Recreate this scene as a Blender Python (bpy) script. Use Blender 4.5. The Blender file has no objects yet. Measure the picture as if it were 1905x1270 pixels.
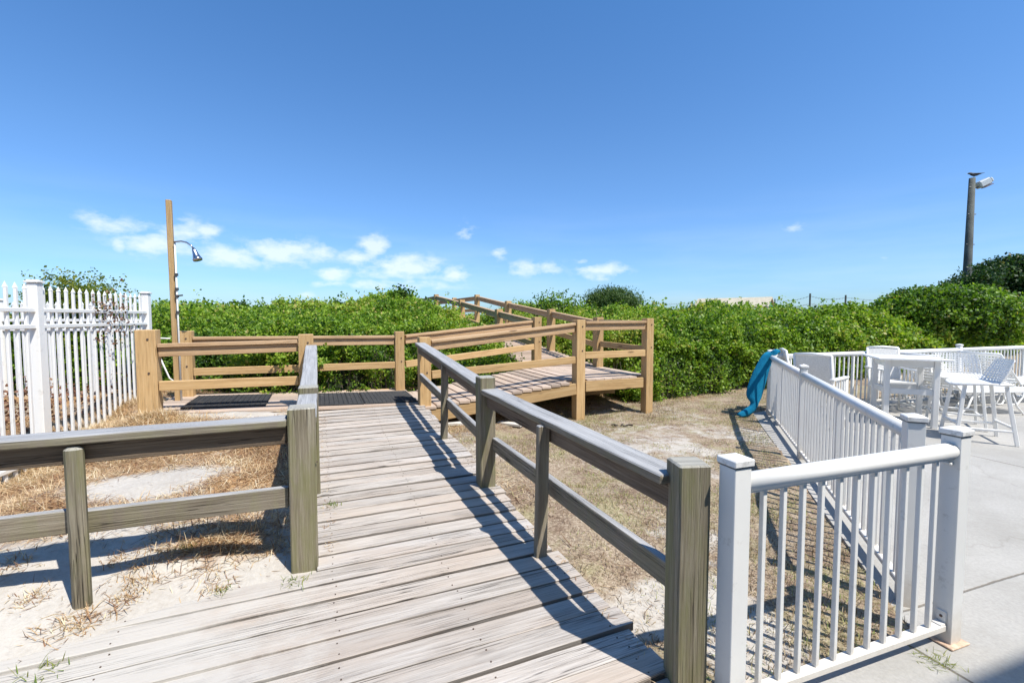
import bpy, math, random
import numpy as np
from mathutils import Vector, Matrix
random.seed(7); rng = np.random.default_rng(11)
sc = bpy.context.scene; COL = sc.collection
H = 1.4                                   # camera height, metres
UX, UY = .9208, .3899                     # u: across the boardwalk, v: along it (towards the sea)
def W(u, v, z=0.): return Vector((u*UX-v*UY, u*UY+v*UX, z))
def sstep(a, b, x): t = np.clip((x-a)/(b-a), 0, 1); return t*t*(3-2*t)

# ---------------------------------------------------------------- noise (numpy)
_T = np.random.default_rng(5).random((256, 256))
def vn(x, y):
    xi = np.floor(x).astype(int); yi = np.floor(y).astype(int); fx = x-xi; fy = y-yi
    fx = fx*fx*(3-2*fx); fy = fy*fy*(3-2*fy)
    a = _T[xi % 256, yi % 256]; b = _T[(xi+1) % 256, yi % 256]; c = _T[xi % 256, (yi+1) % 256]; d = _T[(xi+1) % 256, (yi+1) % 256]
    return (a*(1-fx)+b*fx)*(1-fy)+(c*(1-fx)+d*fx)*fy
def fbm(x, y, s=1., o=4, sd=0.):
    x = np.asarray(x, float)*s+sd*17.3; y = np.asarray(y, float)*s+sd*9.1; r = 0; a = .5; t = 0
    for i in range(o):
        r = r+a*vn(x, y); t += a; a *= .5; x = x*2.03+3.7; y = y*2.03+1.3
    return r/t

# ---------------------------------------------------------------- materials
def mat(name):
    m = bpy.data.materials.new(name); m.use_nodes = True; nt = m.node_tree; nt.nodes.clear()
    out = nt.nodes.new('ShaderNodeOutputMaterial'); b = nt.nodes.new('ShaderNodeBsdfPrincipled'); nt.links.new(b.outputs[0], out.inputs[0])
    return m, nt, b, out
def N(nt, t, **k):
    n = nt.nodes.new('ShaderNode'+t)
    for a, v in k.items():
        if a == 'ins':
            for i, x in v.items(): n.inputs[i].default_value = x
        else: setattr(n, a, v)
    return n
def L(nt, a, b): nt.links.new(a, b)
def ramp(nt, fac, stops, interp='LINEAR'):
    r = N(nt, 'ValToRGB'); r.color_ramp.interpolation = interp; e = r.color_ramp.elements
    while len(e) < len(stops): e.new(.5)
    for i, (p, c) in enumerate(stops): e[i].position = p; e[i].color = (c[0], c[1], c[2], 1) if hasattr(c, '__len__') else (c, c, c, 1)
    L(nt, fac, r.inputs[0]); return r.outputs[0]
def mixc(nt, fac, a, b, mode='MIX'):
    m = N(nt, 'Mix', data_type='RGBA', blend_type=mode)
    for s, i in ((fac, 0), (a, 6), (b, 7)):
        if hasattr(s, 'is_linked') or hasattr(s, 'links'): L(nt, s, m.inputs[i])
        else: m.inputs[i].default_value = s if i == 0 else (s[0], s[1], s[2], 1)
    return m.outputs[2]
def mth(nt, op, a, b=0., c=0.):
    m = N(nt, 'Math', operation=op)
    for i, s in enumerate((a, b, c)):
        if hasattr(s, 'links'): L(nt, s, m.inputs[i])
        else: m.inputs[i].default_value = s
    return m.outputs[0]
def noise(nt, vec, scale, detail=4, rough=.55):
    n = N(nt, 'TexNoise', ins={'Scale': scale, 'Detail': detail, 'Roughness': rough}); L(nt, vec, n.inputs['Vector']); return n.outputs[0]
def mapping(nt, vec, s):
    m = N(nt, 'Mapping'); m.inputs['Scale'].default_value = s; L(nt, vec, m.inputs[0]); return m.outputs[0]
def bump(nt, b, h, st, dist):
    n = N(nt, 'Bump', ins={'Strength': st, 'Distance': dist}); L(nt, h, n.inputs['Height']); L(nt, n.outputs[0], b.inputs['Normal'])

def wood(name, dark, mid, light, grain=1., edge=0., gs=1., crack=.5, algae=0., algae_col=(.16, .18, .05), knots=.5, dust=False, rough=.8, patch=None, bst=.5, var=.35, topgrey=None):
    m, nt, b, out = mat(name)
    uv = N(nt, 'UVMap', uv_map='UVMap').outputs[0]; rnd = N(nt, 'Attribute', attribute_name='rnd').outputs['Fac']
    pos = N(nt, 'NewGeometry')
    g1 = noise(nt, mapping(nt, uv, (1.3*gs, 30*gs, 1)), 1., 7, .7)
    g2 = noise(nt, mapping(nt, uv, (4.5, 150, 1)), 1., 4, .65)
    kn = N(nt, 'TexVoronoi', feature='F1'); L(nt, mapping(nt, uv, (1.7, 7, 1)), kn.inputs['Vector']); kn.inputs['Scale'].default_value = 1.
    kd = kn.outputs['Distance']
    f = mth(nt, 'ADD', mth(nt, 'MULTIPLY', g1, .58), mth(nt, 'MULTIPLY', g2, .42))
    c = ramp(nt, f, [(.33, dark), (.5, mid), (.66, light)])
    if patch:
        pm = ramp(nt, noise(nt, mapping(nt, uv, (1.1, 5, 1)), 1., 3), [(.42, 0), (.62, 1)])
        c = mixc(nt, mth(nt, 'MULTIPLY', pm, patch[1]), c, patch[0])
    km = ramp(nt, kd, [(.0, 1), (.07, .9), (.12, 0)])
    c = mixc(nt, mth(nt, 'MULTIPLY', km, knots), c, tuple(x*.42 for x in dark))
    ck = noise(nt, mapping(nt, uv, (.9, 55, 1)), 1.2, 3, .4)
    cm = ramp(nt, ck, [(.495, 0), (.503, 1), (.517, 1), (.525, 0)])
    lowf = ramp(nt, noise(nt, mapping(nt, uv, (.6, 3, 1)), 1.7, 2), [(.45, 0), (.6, 1)])
    cm = mth(nt, 'MULTIPLY', cm, lowf)
    c = mixc(nt, mth(nt, 'MULTIPLY', cm, crack), c, tuple(x*.25 for x in dark))
    # per-board variation
    c = mixc(nt, 1., c, ramp(nt, rnd, [(0, (1-var, 1-var, 1-var)), (.5, (1, .98, .95)), (1, (1+var*.25,)*3)]), 'MULTIPLY')
    if algae or topgrey:
        nz = N(nt, 'SeparateXYZ'); L(nt, pos.outputs['Normal'], nz.inputs[0]); up = ramp(nt, nz.outputs[2], [(.45, 0), (.75, 1)])
        if algae:
            am = ramp(nt, noise(nt, mapping(nt, pos.outputs['Position'], (13, 13, 3.)), 1., 5, .65), [(.44, 0), (.62, 1)])
            am = mth(nt, 'MULTIPLY', mth(nt, 'MULTIPLY', am, mth(nt, 'SUBTRACT', 1., mth(nt, 'MULTIPLY', up, .8))), algae)
            c = mixc(nt, am, c, algae_col)
        if topgrey: c = mixc(nt, mth(nt, 'MULTIPLY', up, topgrey[1]), c, mixc(nt, 1., topgrey[0], ramp(nt, f, [(.3, (.6,)*3), (.65, (1.25,)*3)]), 'MULTIPLY'))
    ck2 = noise(nt, mapping(nt, uv, (1.6, 95, 1)), 1., 4, .6); cm2 = mth(nt, 'MULTIPLY', ramp(nt, ck2, [(.62, 0), (.68, 1)]), crack*.55); c = mixc(nt, cm2, c, tuple(x*.45 for x in dark))
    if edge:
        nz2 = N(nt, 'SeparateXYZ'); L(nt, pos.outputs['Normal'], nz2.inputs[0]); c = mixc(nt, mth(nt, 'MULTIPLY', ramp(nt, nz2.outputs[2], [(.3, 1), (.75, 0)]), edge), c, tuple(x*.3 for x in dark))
    if dust:
        da = N(nt, 'Attribute', attribute_name='dust').outputs['Fac']
        dn = noise(nt, mapping(nt, pos.outputs['Position'], (7, 7, 7)), 1., 6, .65)
        dm = ramp(nt, mth(nt, 'ADD', da, mth(nt, 'MULTIPLY', mth(nt, 'SUBTRACT', dn, .5), 1.1)), [(.35, 0), (.75, 1)])
        c = mixc(nt, mth(nt, 'MULTIPLY', dm, .85), c, (.51, .48, .435))
    L(nt, c, b.inputs['Base Color']); b.inputs['Roughness'].default_value = rough; b.inputs['Specular IOR Level'].default_value = .25
    h = mth(nt, 'SUBTRACT', f, mth(nt, 'MULTIPLY', cm, .6)); bump(nt, b, h, bst*grain, .006)
    return m
M = {}
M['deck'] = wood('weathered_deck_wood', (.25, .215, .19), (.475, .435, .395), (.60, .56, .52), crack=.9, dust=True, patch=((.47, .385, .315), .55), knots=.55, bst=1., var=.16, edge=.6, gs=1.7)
M['rail'] = wood('weathered_rail_wood', (.13, .105, .075), (.24, .205, .155), (.36, .325, .26), crack=.9, algae=.35, algae_col=(.22, .21, .11), bst=.9, var=.3, topgrey=((.37, .375, .385), .85))
M['oldpost'] = wood('weathered_post_wood', (.11, .092, .062), (.23, .20, .145), (.36, .33, .255), crack=1., algae=.55, algae_col=(.19, .19, .075), bst=1., var=.25, topgrey=((.40, .39, .35), .8))
M['railbrown'] = wood('weathered_brown_wood', (.085, .06, .042), (.16, .12, .085), (.24, .19, .14), crack=.9, bst=.8)
M['new'] = wood('new_pine_wood', (.34, .205, .095), (.53, .35, .165), (.64, .465, .265), crack=.5, knots=.8, bst=.25, var=.22)
M['newrail'] = wood('pine_rail_wood', (.32, .19, .105), (.50, .335, .19), (.62, .46, .30), crack=.55, knots=.85, bst=.25, var=.25)
M['newdeck'] = wood('reddish_deck_wood', (.36, .26, .20), (.50, .395, .315), (.61, .51, .425), crack=.6, knots=.4, bst=.35, var=.3, rough=.75)
M['driftboard'] = wood('bleached_board', (.5, .47, .42), (.66, .63, .58), (.78, .76, .72), bst=.6)

def simple(name, col, rough=.5, metal=0., spec=.5, nz=None, bmp=None, dirt=None, grime=None):
    m, nt, b, out = mat(name); pos = N(nt, 'NewGeometry').outputs['Position']
    c = None
    if nz: c = ramp(nt, noise(nt, pos, nz[0], 5, .6), [(.35, tuple(x*(1-nz[1]) for x in col)), (.65, tuple(min(1, x*(1+nz[1])) for x in col))])
    if dirt:
        dm = ramp(nt, noise(nt, pos, dirt[0], 6, .7), [(dirt[1], 0), (dirt[1]+.12, 1)])
        c = mixc(nt, mth(nt, 'MULTIPLY', dm, dirt[3]), c if c else col, dirt[2])
    if grime:
        sz = N(nt, 'SeparateXYZ'); L(nt, pos, sz.inputs[0]); gm = mth(nt, 'MULTIPLY', ramp(nt, mth(nt, 'ADD', sz.outputs[2], mth(nt, 'MULTIPLY', noise(nt, pos, 30, 4, .7), .12)), [(.06, 1), (.24, 0)]), grime); c = mixc(nt, gm, c, (.42, .35, .27))
    if c: L(nt, c, b.inputs['Base Color'])
    else: b.inputs['Base Color'].default_value = (*col, 1)
    b.inputs['Roughness'].default_value = rough; b.inputs['Metallic'].default_value = metal; b.inputs['Specular IOR Level'].default_value = spec
    if bmp: bump(nt, b, noise(nt, pos, bmp[0], 5, .6), bmp[1], bmp[2])
    return m
M['vinyl'] = simple('white_powder_coat', (.82, .805, .765), .38, nz=(3, .03), dirt=(16, .60, (.42, .39, .33), .45), grime=.7)
M['cap'] = simple('white_cap', (.80, .785, .75), .45, dirt=(22, .5, (.30, .29, .27), .45))
M['picket'] = simple('picket_white_paint', (.82, .81, .775), .5, dirt=(11, .58, (.50, .46, .40), .4))
M['plastic'] = simple('white_resin', (.83, .82, .79), .35, nz=(5, .03))
M['sling'] = simple('white_sling_fabric', (.70, .69, .66), .7, nz=(60, .08))
M['strap'] = simple('white_vinyl_strap', (.82, .82, .80), .45)
M['rubber'] = simple('black_rubber', (.018, .019, .022), .6, nz=(12, .3), dirt=(6, .6, (.16, .13, .10), .5))
M['steel'] = simple('chrome_steel', (.45, .46, .48), .25, metal=1.)
M['darkmetal'] = simple('dark_metal', (.10, .10, .10), .5, metal=.6)
M['pvc'] = simple('pvc_pipe', (.75, .74, .70), .4)
M['teal'] = simple('teal_cloth', (.006, .17, .31), .85, spec=.15, nz=(14, .15), bmp=(25, .3, .01))
M['gap'] = simple('rubber_gasket', (.12, .13, .13), .7)
M['bolt'] = simple('rusty_bolt', (.09, .06, .045), .7, nz=(80, .4))
M['plate'] = simple('base_plate', (.60, .42, .30), .7, nz=(40, .25))
M['polewood'] = simple('pole_wood', (.085, .092, .08), .85, nz=(3, .3), bmp=(30, .5, .02))
M['lampgrey'] = simple('lamp_housing', (.50, .52, .50), .4)
M['lampglass'] = simple('lamp_lens', (.20, .13, .10), .15)
M['bird'] = simple('dark_plumage', (.04, .04, .045), .7, nz=(50, .3))
M['birdlight'] = simple('grey_plumage', (.3, .3, .3), .7)
M['roof'] = simple('tan_shingles', (.52, .46, .34), .9, nz=(4, .12))
M['tealpaint'] = simple('teal_paint', (.04, .26, .22), .6)
M['darkwood'] = simple('dark_wood', (.07, .055, .045), .9)
M['bark'] = simple('bark', (.13, .10, .075), .95, nz=(20, .35), bmp=(40, .6, .01))
M['stucco'] = simple('pale_stucco', (.62, .58, .50), .9, nz=(2, .06), bmp=(60, .3, .003))
M['glass'] = simple('window_glass', (.05, .07, .08), .05, spec=.8)
M['wire'] = simple('rusty_wire', (.12, .09, .07), .8)

def sand_material():
    m, nt, b, out = mat('sand'); pos = N(nt, 'NewGeometry').outputs['Position']
    lit = N(nt, 'Attribute', attribute_name='litter').outputs['Fac']; soil = N(nt, 'Attribute', attribute_name='soil').outputs['Fac']
    n1 = noise(nt, pos, 2.2, 5, .6); n2 = noise(nt, pos, 45, 5, .7); n3 = noise(nt, pos, 160, 3, .7)
    c = ramp(nt, mth(nt, 'ADD', mth(nt, 'MULTIPLY', n1, .5), mth(nt, 'MULTIPLY', n2, .5)), [(.35, (.40, .36, .31)), (.6, (.52, .485, .435))])
    c = mixc(nt, ramp(nt, n3, [(.62, 0), (.72, .6)]), c, (.30, .25, .20))
    n4 = noise(nt, pos, 130, 3, .6); hf = mth(nt, 'ADD', mth(nt, 'MULTIPLY', n2, .6), mth(nt, 'MULTIPLY', n4, .4))
    s1 = ramp(nt, hf, [(.36, (.14, .10, .07)), (.5, (.31, .24, .17)), (.64, (.50, .42, .325))]); s2 = ramp(nt, hf, [(.36, (.07, .048, .035)), (.5, (.19, .13, .09)), (.64, (.36, .27, .195))]); s3 = ramp(nt, hf, [(.36, (.15, .14, .065)), (.5, (.29, .26, .14)), (.64, (.44, .39, .26))])
    s = mixc(nt, ramp(nt, noise(nt, pos, 3.7, 6, .7), [(.47, 0), (.6, .9)]), s1, s2); s = mixc(nt, ramp(nt, noise(nt, mapping(nt, pos, (1, 1, 5)), 2.3, 6, .7), [(.5, 0), (.62, .7)]), s, s3)
    f = ramp(nt, mth(nt, 'ADD', soil, mth(nt, 'MULTIPLY', mth(nt, 'SUBTRACT', noise(nt, pos, 9, 6, .7), .5), .9)), [(.34, 0), (.58, 1)])
    c = mixc(nt, f, c, s)
    lc = ramp(nt, noise(nt, pos, 70, 4, .7), [(.35, (.17, .09, .045)), (.5, (.36, .21, .10)), (.65, (.52, .36, .20))])
    f2 = ramp(nt, mth(nt, 'ADD', lit, mth(nt, 'MULTIPLY', mth(nt, 'SUBTRACT', noise(nt, pos, 14, 6, .75), .5), .8)), [(.35, 0), (.6, 1)])
    c = mixc(nt, f2, c, lc)
    L(nt, c, b.inputs['Base Color']); b.inputs['Roughness'].default_value = .95; b.inputs['Specular IOR Level'].default_value = .1
    h = mth(nt, 'ADD', n2, mth(nt, 'MULTIPLY', n3, .3)); bump(nt, b, h, .55, .012); return m
M['sand'] = sand_material()
def concrete_material():
    m, nt, b, out = mat('concrete'); pos = N(nt, 'NewGeometry').outputs['Position']
    sp = N(nt, 'SeparateXYZ'); L(nt, pos, sp.inputs[0]); x, y = sp.outputs[0], sp.outputs[1]
    wob = mth(nt, 'MULTIPLY', mth(nt, 'SUBTRACT', noise(nt, pos, 2.5, 5, .7), .5), .035)
    cc = mth(nt, 'ADD', mth(nt, 'ADD', mth(nt, 'MULTIPLY', x, .945), mth(nt, 'MULTIPLY', y, .327)), mth(nt, 'MULTIPLY', wob, .35))
    rr = mth(nt, 'ADD', mth(nt, 'ADD', mth(nt, 'MULTIPLY', x, -.327), mth(nt, 'MULTIPLY', y, .945)), wob)
    def joint(v, off, period, wd):
        t = mth(nt, 'ABSOLUTE', mth(nt, 'SUBTRACT', mth(nt, 'FRACT', mth(nt, 'DIVIDE', mth(nt, 'SUBTRACT', v, off-period/2), period)), .5))
        return ramp(nt, mth(nt, 'MULTIPLY', t, period/wd), [(0, 1), (.5, 1), (1., 0)])
    j = mth(nt, 'MAXIMUM', joint(cc, 2.22, 3.68, .009), mth(nt, 'MULTIPLY', joint(rr, 1.385, 3.4, .008), .9))
    n1 = noise(nt, pos, 1.3, 6, .65); n2 = noise(nt, pos, 60, 5, .7)
    c = ramp(nt, n1, [(.3, (.31, .295, .265)), (.5, (.385, .366, .335)), (.7, (.45, .43, .395))])
    c = mixc(nt, .5, c, ramp(nt, n2, [(.3, (.30, .29, .27)), (.7, (.50, .485, .455))]))
    c = mixc(nt, ramp(nt, noise(nt, pos, 260, 2, .5), [(.68, 0), (.74, .7)]), c, (.22, .2, .18))
    c = mixc(nt, ramp(nt, noise(nt, mapping(nt, pos, (1, 1, 1)), 5, 6, .8), [(.6, 0), (.75, .35)]), c, (.34, .30, .25))
    st = ramp(nt, noise(nt, pos, 1.1, 7, .8), [(.46, 0), (.62, .55)]); c = mixc(nt, st, c, (.31, .295, .265))
    wv = N(nt, 'TexVoronoi', feature='DISTANCE_TO_EDGE'); wv.inputs['Scale'].default_value = .35; wp = N(nt, 'Mix', data_type='VECTOR'); L(nt, pos, wp.inputs[4]); nn = N(nt, 'TexNoise', ins={'Scale': 2.2, 'Detail': 6., 'Roughness': .65}); L(nt, pos, nn.inputs['Vector']); L(nt, nn.outputs[1], wp.inputs[5]); wp.inputs[0].default_value = .35; L(nt, wp.outputs[1], wv.inputs['Vector'])
    c = mixc(nt, ramp(nt, wv.outputs['Distance'], [(0, .25), (.0012, 0)]), c, (.2, .18, .15))
    c = mixc(nt, mth(nt, 'MULTIPLY', j, .85), c, (.13, .11, .085))
    L(nt, c, b.inputs['Base Color']); b.inputs['Roughness'].default_value = .85; b.inputs['Specular IOR Level'].default_value = .25
    bump(nt, b, mth(nt, 'SUBTRACT', mth(nt, 'MULTIPLY', n2, .3), j), .6, .006); return m
M['concrete'] = concrete_material()
def leaf_material(name, stops, trans=.35, rough=.48, spec=.3):
    m, nt, b, out = mat(name); rnd = N(nt, 'Attribute', attribute_name='rnd').outputs['Fac']
    c = ramp(nt, rnd, stops); L(nt, c, b.inputs['Base Color']); b.inputs['Roughness'].default_value = rough; b.inputs['Specular IOR Level'].default_value = spec
    if trans:
        t = N(nt, 'BsdfTranslucent'); L(nt, mixc(nt, 1., c, (1.5, 1.6, .6), 'MULTIPLY'), t.inputs[0])
        x = N(nt, 'MixShader', ins={0: trans}); L(nt, b.outputs[0], x.inputs[1]); L(nt, t.outputs[0], x.inputs[2]); L(nt, x.outputs[0], out.inputs[0])
    return m
M['leaf'] = leaf_material('thicket_leaves', [(0, (.022, .05, .010)), (.28, (.085, .17, .018)), (.6, (.185, .30, .026)), (.9, (.33, .44, .05)), (1, (.40, .33, .10))])
M['leafdark'] = leaf_material('dark_leaves', [(0, (.015, .035, .01)), (.5, (.035, .08, .02)), (.9, (.075, .13, .03)), (1, (.16, .15, .07))], trans=.25)
M['leafmid'] = leaf_material('needle_leaves', [(0, (.02, .045, .012)), (.5, (.06, .115, .028)), (1, (.13, .19, .05))], trans=.25)
M['leafyel'] = leaf_material('yellowish_leaves', [(0, (.05, .09, .015)), (.5, (.13, .19, .03)), (1, (.28, .28, .05))])
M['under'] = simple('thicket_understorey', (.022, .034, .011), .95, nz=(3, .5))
M['straw'] = leaf_material('straw', [(0, (.10, .045, .025)), (.22, (.27, .14, .075)), (.55, (.50, .34, .19)), (.85, (.66, .52, .33)), (1, (.76, .67, .50))], trans=.15, rough=.6, spec=.3)
M['drygrass'] = leaf_material('dry_grass', [(0, (.08, .05, .03)), (.35, (.25, .17, .10)), (.72, (.52, .42, .28)), (.86, (.30, .30, .10)), (1, (.20, .27, .06))], trans=.15, rough=.6, spec=.3)
M['deadleaf'] = leaf_material('dead_leaves', [(0, (.08, .035, .022)), (.6, (.22, .11, .07)), (1, (.42, .30, .18))], trans=.1, rough=.7)

# ---------------------------------------------------------------- mesh helpers
class MB:
    def __init__(s): s.v = []; s.f = []; s.uv = []; s.rnd = []; s.mi = []; s.dust = {}
    def face(s, idx, uvs, r, mi=0): s.f.append(idx); s.uv.append(uvs); s.rnd.append(r); s.mi.append(mi)
    def beam(s, p0, p1, w, h, up=(0, 0, 1), ch=.004, seg=1, jit=0., r=None, taper=1., mi=0, off=(0, 0), caps=True, shift=0.):
        """chamfered board from p0 to p1; w across, h along 'up'; UV runs along the length"""
        p0 = Vector(p0); p1 = Vector(p1); d = (p1-p0); ln = d.length; d.normalize(); up = Vector(up)
        a = d.cross(up)
        if a.length < 1e-5: a = Vector((1, 0, 0))
        a.normalize(); b = a.cross(d).normalized(); ch = min(ch, w*.3, h*.3)
        r = random.random() if r is None else r; ro = random.random()*40; ru = random.random()*40
        cs = [(-w/2+ch, -h/2), (w/2-ch, -h/2), (w/2, -h/2+ch), (w/2, h/2-ch), (w/2-ch, h/2), (-w/2+ch, h/2), (-w/2, h/2-ch), (-w/2, -h/2+ch)]
        per = [0]
        for i in range(8): q = cs[(i+1) % 8]; per.append(per[-1]+math.hypot(q[0]-cs[i][0], q[1]-cs[i][1]))
        ts = [(0, 1)]+[(ch, 0)]+[(ln*k/seg, 0) for k in range(1, seg)]+[(ln-ch, 0)]+[(ln, 1)]
        base = len(s.v); ww = random.random()*100
        for k, (t, ins) in enumerate(ts):
            tp = 1+(taper-1)*t/ln; sc1 = (1-2*ch/w) if ins else 1; sc2 = (1-2*ch/h) if ins else 1
            jx = (math.sin(t*3.1+ww)+math.sin(t*7.7+ww*2))*jit*.22; jy = (math.sin(t*2.3+ww*3)+math.sin(t*9.1+ww))*jit*.3
            for (x, y) in cs:
                jj = (random.random()-.5)*jit*.6 if jit else 0
                s.v.append(p0+d*(t+shift)+a*((x*sc1*tp)+off[0]+jx+jj)+b*((y*sc2*tp)+off[1]+jy*.5))
        n = len(ts)
        for k in range(n-1):
            for i in range(8):
                j = (i+1) % 8; A = base+k*8
                s.face((A+i, A+j, A+8+j, A+8+i), [(ts[k][0]+ru, per[i]+ro), (ts[k][0]+ru, per[i+1]+ro), (ts[k+1][0]+ru, per[i+1]+ro), (ts[k+1][0]+ru, per[i]+ro)], r, mi)
        if caps:
            for A, rev in ((base, True), (base+(n-1)*8, False)):
                idx = list(range(A, A+8)); uvs = [(c[0]*.4+ru, c[1]*1.+ro) for c in cs]
                if rev: idx.reverse(); uvs.reverse()
                s.face(tuple(idx), uvs, r, mi)
    def box(s, c, sx, sy, sz, rot=0., ch=.003, mi=0, r=None):
        c = Vector(c); a = Vector((math.cos(rot), math.sin(rot), 0)); s.beam(c-a*sx/2, c+a*sx/2, sy, sz, ch=ch, mi=mi, r=r)
    def tube(s, pts, rad, n=8, mi=0, r=.5, caps=True, ry=None):
        pts = [Vector(p) for p in pts]; rads = rad if hasattr(rad, '__len__') else [rad]*len(pts); base = len(s.v); prev = None; acc = 0
        for k, p in enumerate(pts):
            d = (pts[min(k+1, len(pts)-1)]-pts[max(k-1, 0)]).normalized()
            if prev is None:
                a = d.cross(Vector((0, 0, 1)));
                if a.length < 1e-3: a = d.cross(Vector((0, 1, 0)))
            else: a = prev-d*prev.dot(d)
            a.normalize(); prev = a; b = d.cross(a)
            for i in range(n):
                t = 2*math.pi*i/n; s.v.append(p+a*math.cos(t)*rads[k]+b*math.sin(t)*rads[k]*(ry or 1))
        for k in range(len(pts)-1):
            l = (pts[k+1]-pts[k]).length
            for i in range(n):
                j = (i+1) % n; A = base+k*n
                s.face((A+i, A+j, A+n+j, A+n+i), [(acc, i/n), (acc, (i+1)/n), (acc+l, (i+1)/n), (acc+l, i/n)], r, mi)
            acc += l
        if caps:
            s.face(tuple(reversed(range(base, base+n))), [(0, 0)]*n, r, mi); A = base+(len(pts)-1)*n; s.face(tuple(range(A, A+n)), [(0, 0)]*n, r, mi)
    def prism(s, poly, z0, z1, mi=0, r=.5):
        b = len(s.v); n = len(poly)
        for z in (z0, z1):
            for p in poly: s.v.append(Vector((p[0], p[1], z)))
        s.face(tuple(range(b+n-1, b-1, -1)), [(0, 0)]*n, r, mi); s.face(tuple(range(b+n, b+2*n)), [(p[0], p[1]) for p in poly], r, mi)
        for i in range(n): j = (i+1) % n; s.face((b+i, b+j, b+n+j, b+n+i), [(0, 0)]*4, r, mi)
    def build(s, name, mats, parent=None, smooth=False, dustf=None):
        me = bpy.data.meshes.new(name); me.from_pydata([tuple(v) for v in s.v], [], s.f); ul = me.uv_layers.new(name='UVMap')
        ul.data.foreach_set('uv', np.array([c for u in s.uv for p in u for c in p], dtype=np.float32))
        at = me.attributes.new('rnd', 'FLOAT', 'FACE'); at.data.foreach_set('value', np.array(s.rnd, dtype=np.float32))
        if dustf is not None:
            V = np.array([tuple(v) for v in s.v]); da = me.attributes.new('dust', 'FLOAT', 'POINT'); da.data.foreach_set('value', dustf(V).astype(np.float32))
        for m in (mats if isinstance(mats, (list, tuple)) else [mats]): me.materials.append(m)
        me.polygons.foreach_set('material_index', np.array(s.mi, dtype=np.int32))
        if smooth: me.polygons.foreach_set('use_smooth', np.ones(len(s.f), dtype=bool))
        me.update(); o = bpy.data.objects.new(name, me); COL.objects.link(o)
        if parent:
            o.parent = parent; o.location = -parent.location if not parent.get('_l') else (0, 0, 0)
        return o
def tag(o, label=None, cat=None, group=None, kind=None):
    for k, v in (('label', label), ('category', cat), ('group', group), ('kind', kind)):
        if v: o[k] = v
    return o
def thing(name, loc, label, cat, group=None, local=False):
    o = bpy.data.objects.new(name, None); COL.objects.link(o); o.location = loc; o.empty_display_size = .1
    if local: o['_l'] = 1
    return tag(o, label, cat, group)
def copy_tree(o, parent=None):
    c = o.copy(); COL.objects.link(c); c.parent = parent
    for ch in [x for x in list(COL.objects) if x.parent == o]: copy_tree(ch, c)
    return c
def soup(name, V, F, rnd, m, parent=None, uv=False):
    """big mesh from numpy arrays: V (n,3), F list of index arrays (each (k,3) or (k,4))"""
    me = bpy.data.meshes.new(name); nf = sum(len(f) for f in F); nl = sum(f.size for f in F)
    me.vertices.add(len(V)); me.vertices.foreach_set('co', V.astype(np.float32).ravel()); me.loops.add(nl); me.polygons.add(nf)
    me.loops.foreach_set('vertex_index', np.concatenate([f.ravel() for f in F]).astype(np.int32))
    tot = np.concatenate([np.full(len(f), f.shape[1]) for f in F]); st = np.concatenate([[0], np.cumsum(tot)[:-1]])
    me.polygons.foreach_set('loop_start', st.astype(np.int32)); me.polygons.foreach_set('loop_total', tot.astype(np.int32))
    ms = m if isinstance(m, list) else [m]
    for q in ms: me.materials.append(q)
    if len(ms) > 1: me.polygons.foreach_set('material_index', np.concatenate([np.full(len(f), i) for i, f in enumerate(F)]).astype(np.int32))
    at = me.attributes.new('rnd', 'FLOAT', 'FACE'); at.data.foreach_set('value', rnd.astype(np.float32))
    me.update(calc_edges=True); me.validate(); o = bpy.data.objects.new(name, me); COL.objects.link(o)
    if parent: o.parent = parent; o.location = -parent.location
    return o
def unit(a): return a/np.maximum(np.linalg.norm(a, axis=1, keepdims=True), 1e-9)
def leaves(P, Nn, size, per=7, spread=1.7, asp=.42, seed=1, base_rnd=None, updir=.25):
    """sprigs of folded leaves: P (n,3) sprig centres, Nn outward normals, size per sprig"""
    g = np.random.default_rng(seed); n = len(P); P = np.repeat(P, per, 0); Nn = np.repeat(Nn, per, 0); s = np.repeat(size, per)*(.6+.8*g.random(n*per))
    off = g.normal(size=(n*per, 3)); P = P+unit(off)*(s*spread*g.random(n*per)**.5)[:, None]
    d = unit(g.normal(size=(n*per, 3))*.9+Nn*.5+np.array([0, 0, updir])); nn = unit(Nn*.8+np.array([0, 0, .5])+g.normal(size=(n*per, 3))*.75)
    a = unit(np.cross(d, nn)); nn = np.cross(a, d); s = s[:, None]
    V = np.stack([P-d*s*.5, P+a*s*asp+nn*s*.10, P+d*s*.55, P-a*s*asp+nn*s*.10], 1).reshape(-1, 3); k = np.arange(n*per)[:, None]*4
    F = np.concatenate([k+np.array([[0, 1, 2]]), k+np.array([[0, 2, 3]])], 1).reshape(-1, 3)
    r = np.clip((np.repeat(base_rnd, per) if base_rnd is not None else .5)+g.normal(size=n*per)*.2, 0, .97); r[g.random(n*per) < .012] = 1.
    return V, F, np.repeat(r, 2)
def blades(P, length, width, dirs, bend, r):
    """thin bent strips: base, mid, tip"""
    side = unit(np.cross(dirs, np.array([[0, 0, 1.]])+1e-3))*width[:, None]*.5; L_ = length[:, None]
    m = P+dirs*L_*.5+np.array([0, 0, 1.])*bend[:, None]*L_; t = P+dirs*L_
    V = np.stack([P-side, P+side, m+side*.9, m-side*.9, t], 1).reshape(-1, 3); k = np.arange(len(P))[:, None]*5
    return V, (k+np.array([[0, 1, 2, 3]])), (k+np.array([[3, 2, 4]])), r
def blade_obj(name, P, length, width, dirs, bend, r, m, parent=None):
    V, F4, F3, r = blades(P, length, width, dirs, bend, r); return soup(name, V, [F4, F3], np.concatenate([r, r]), m, parent)

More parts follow.
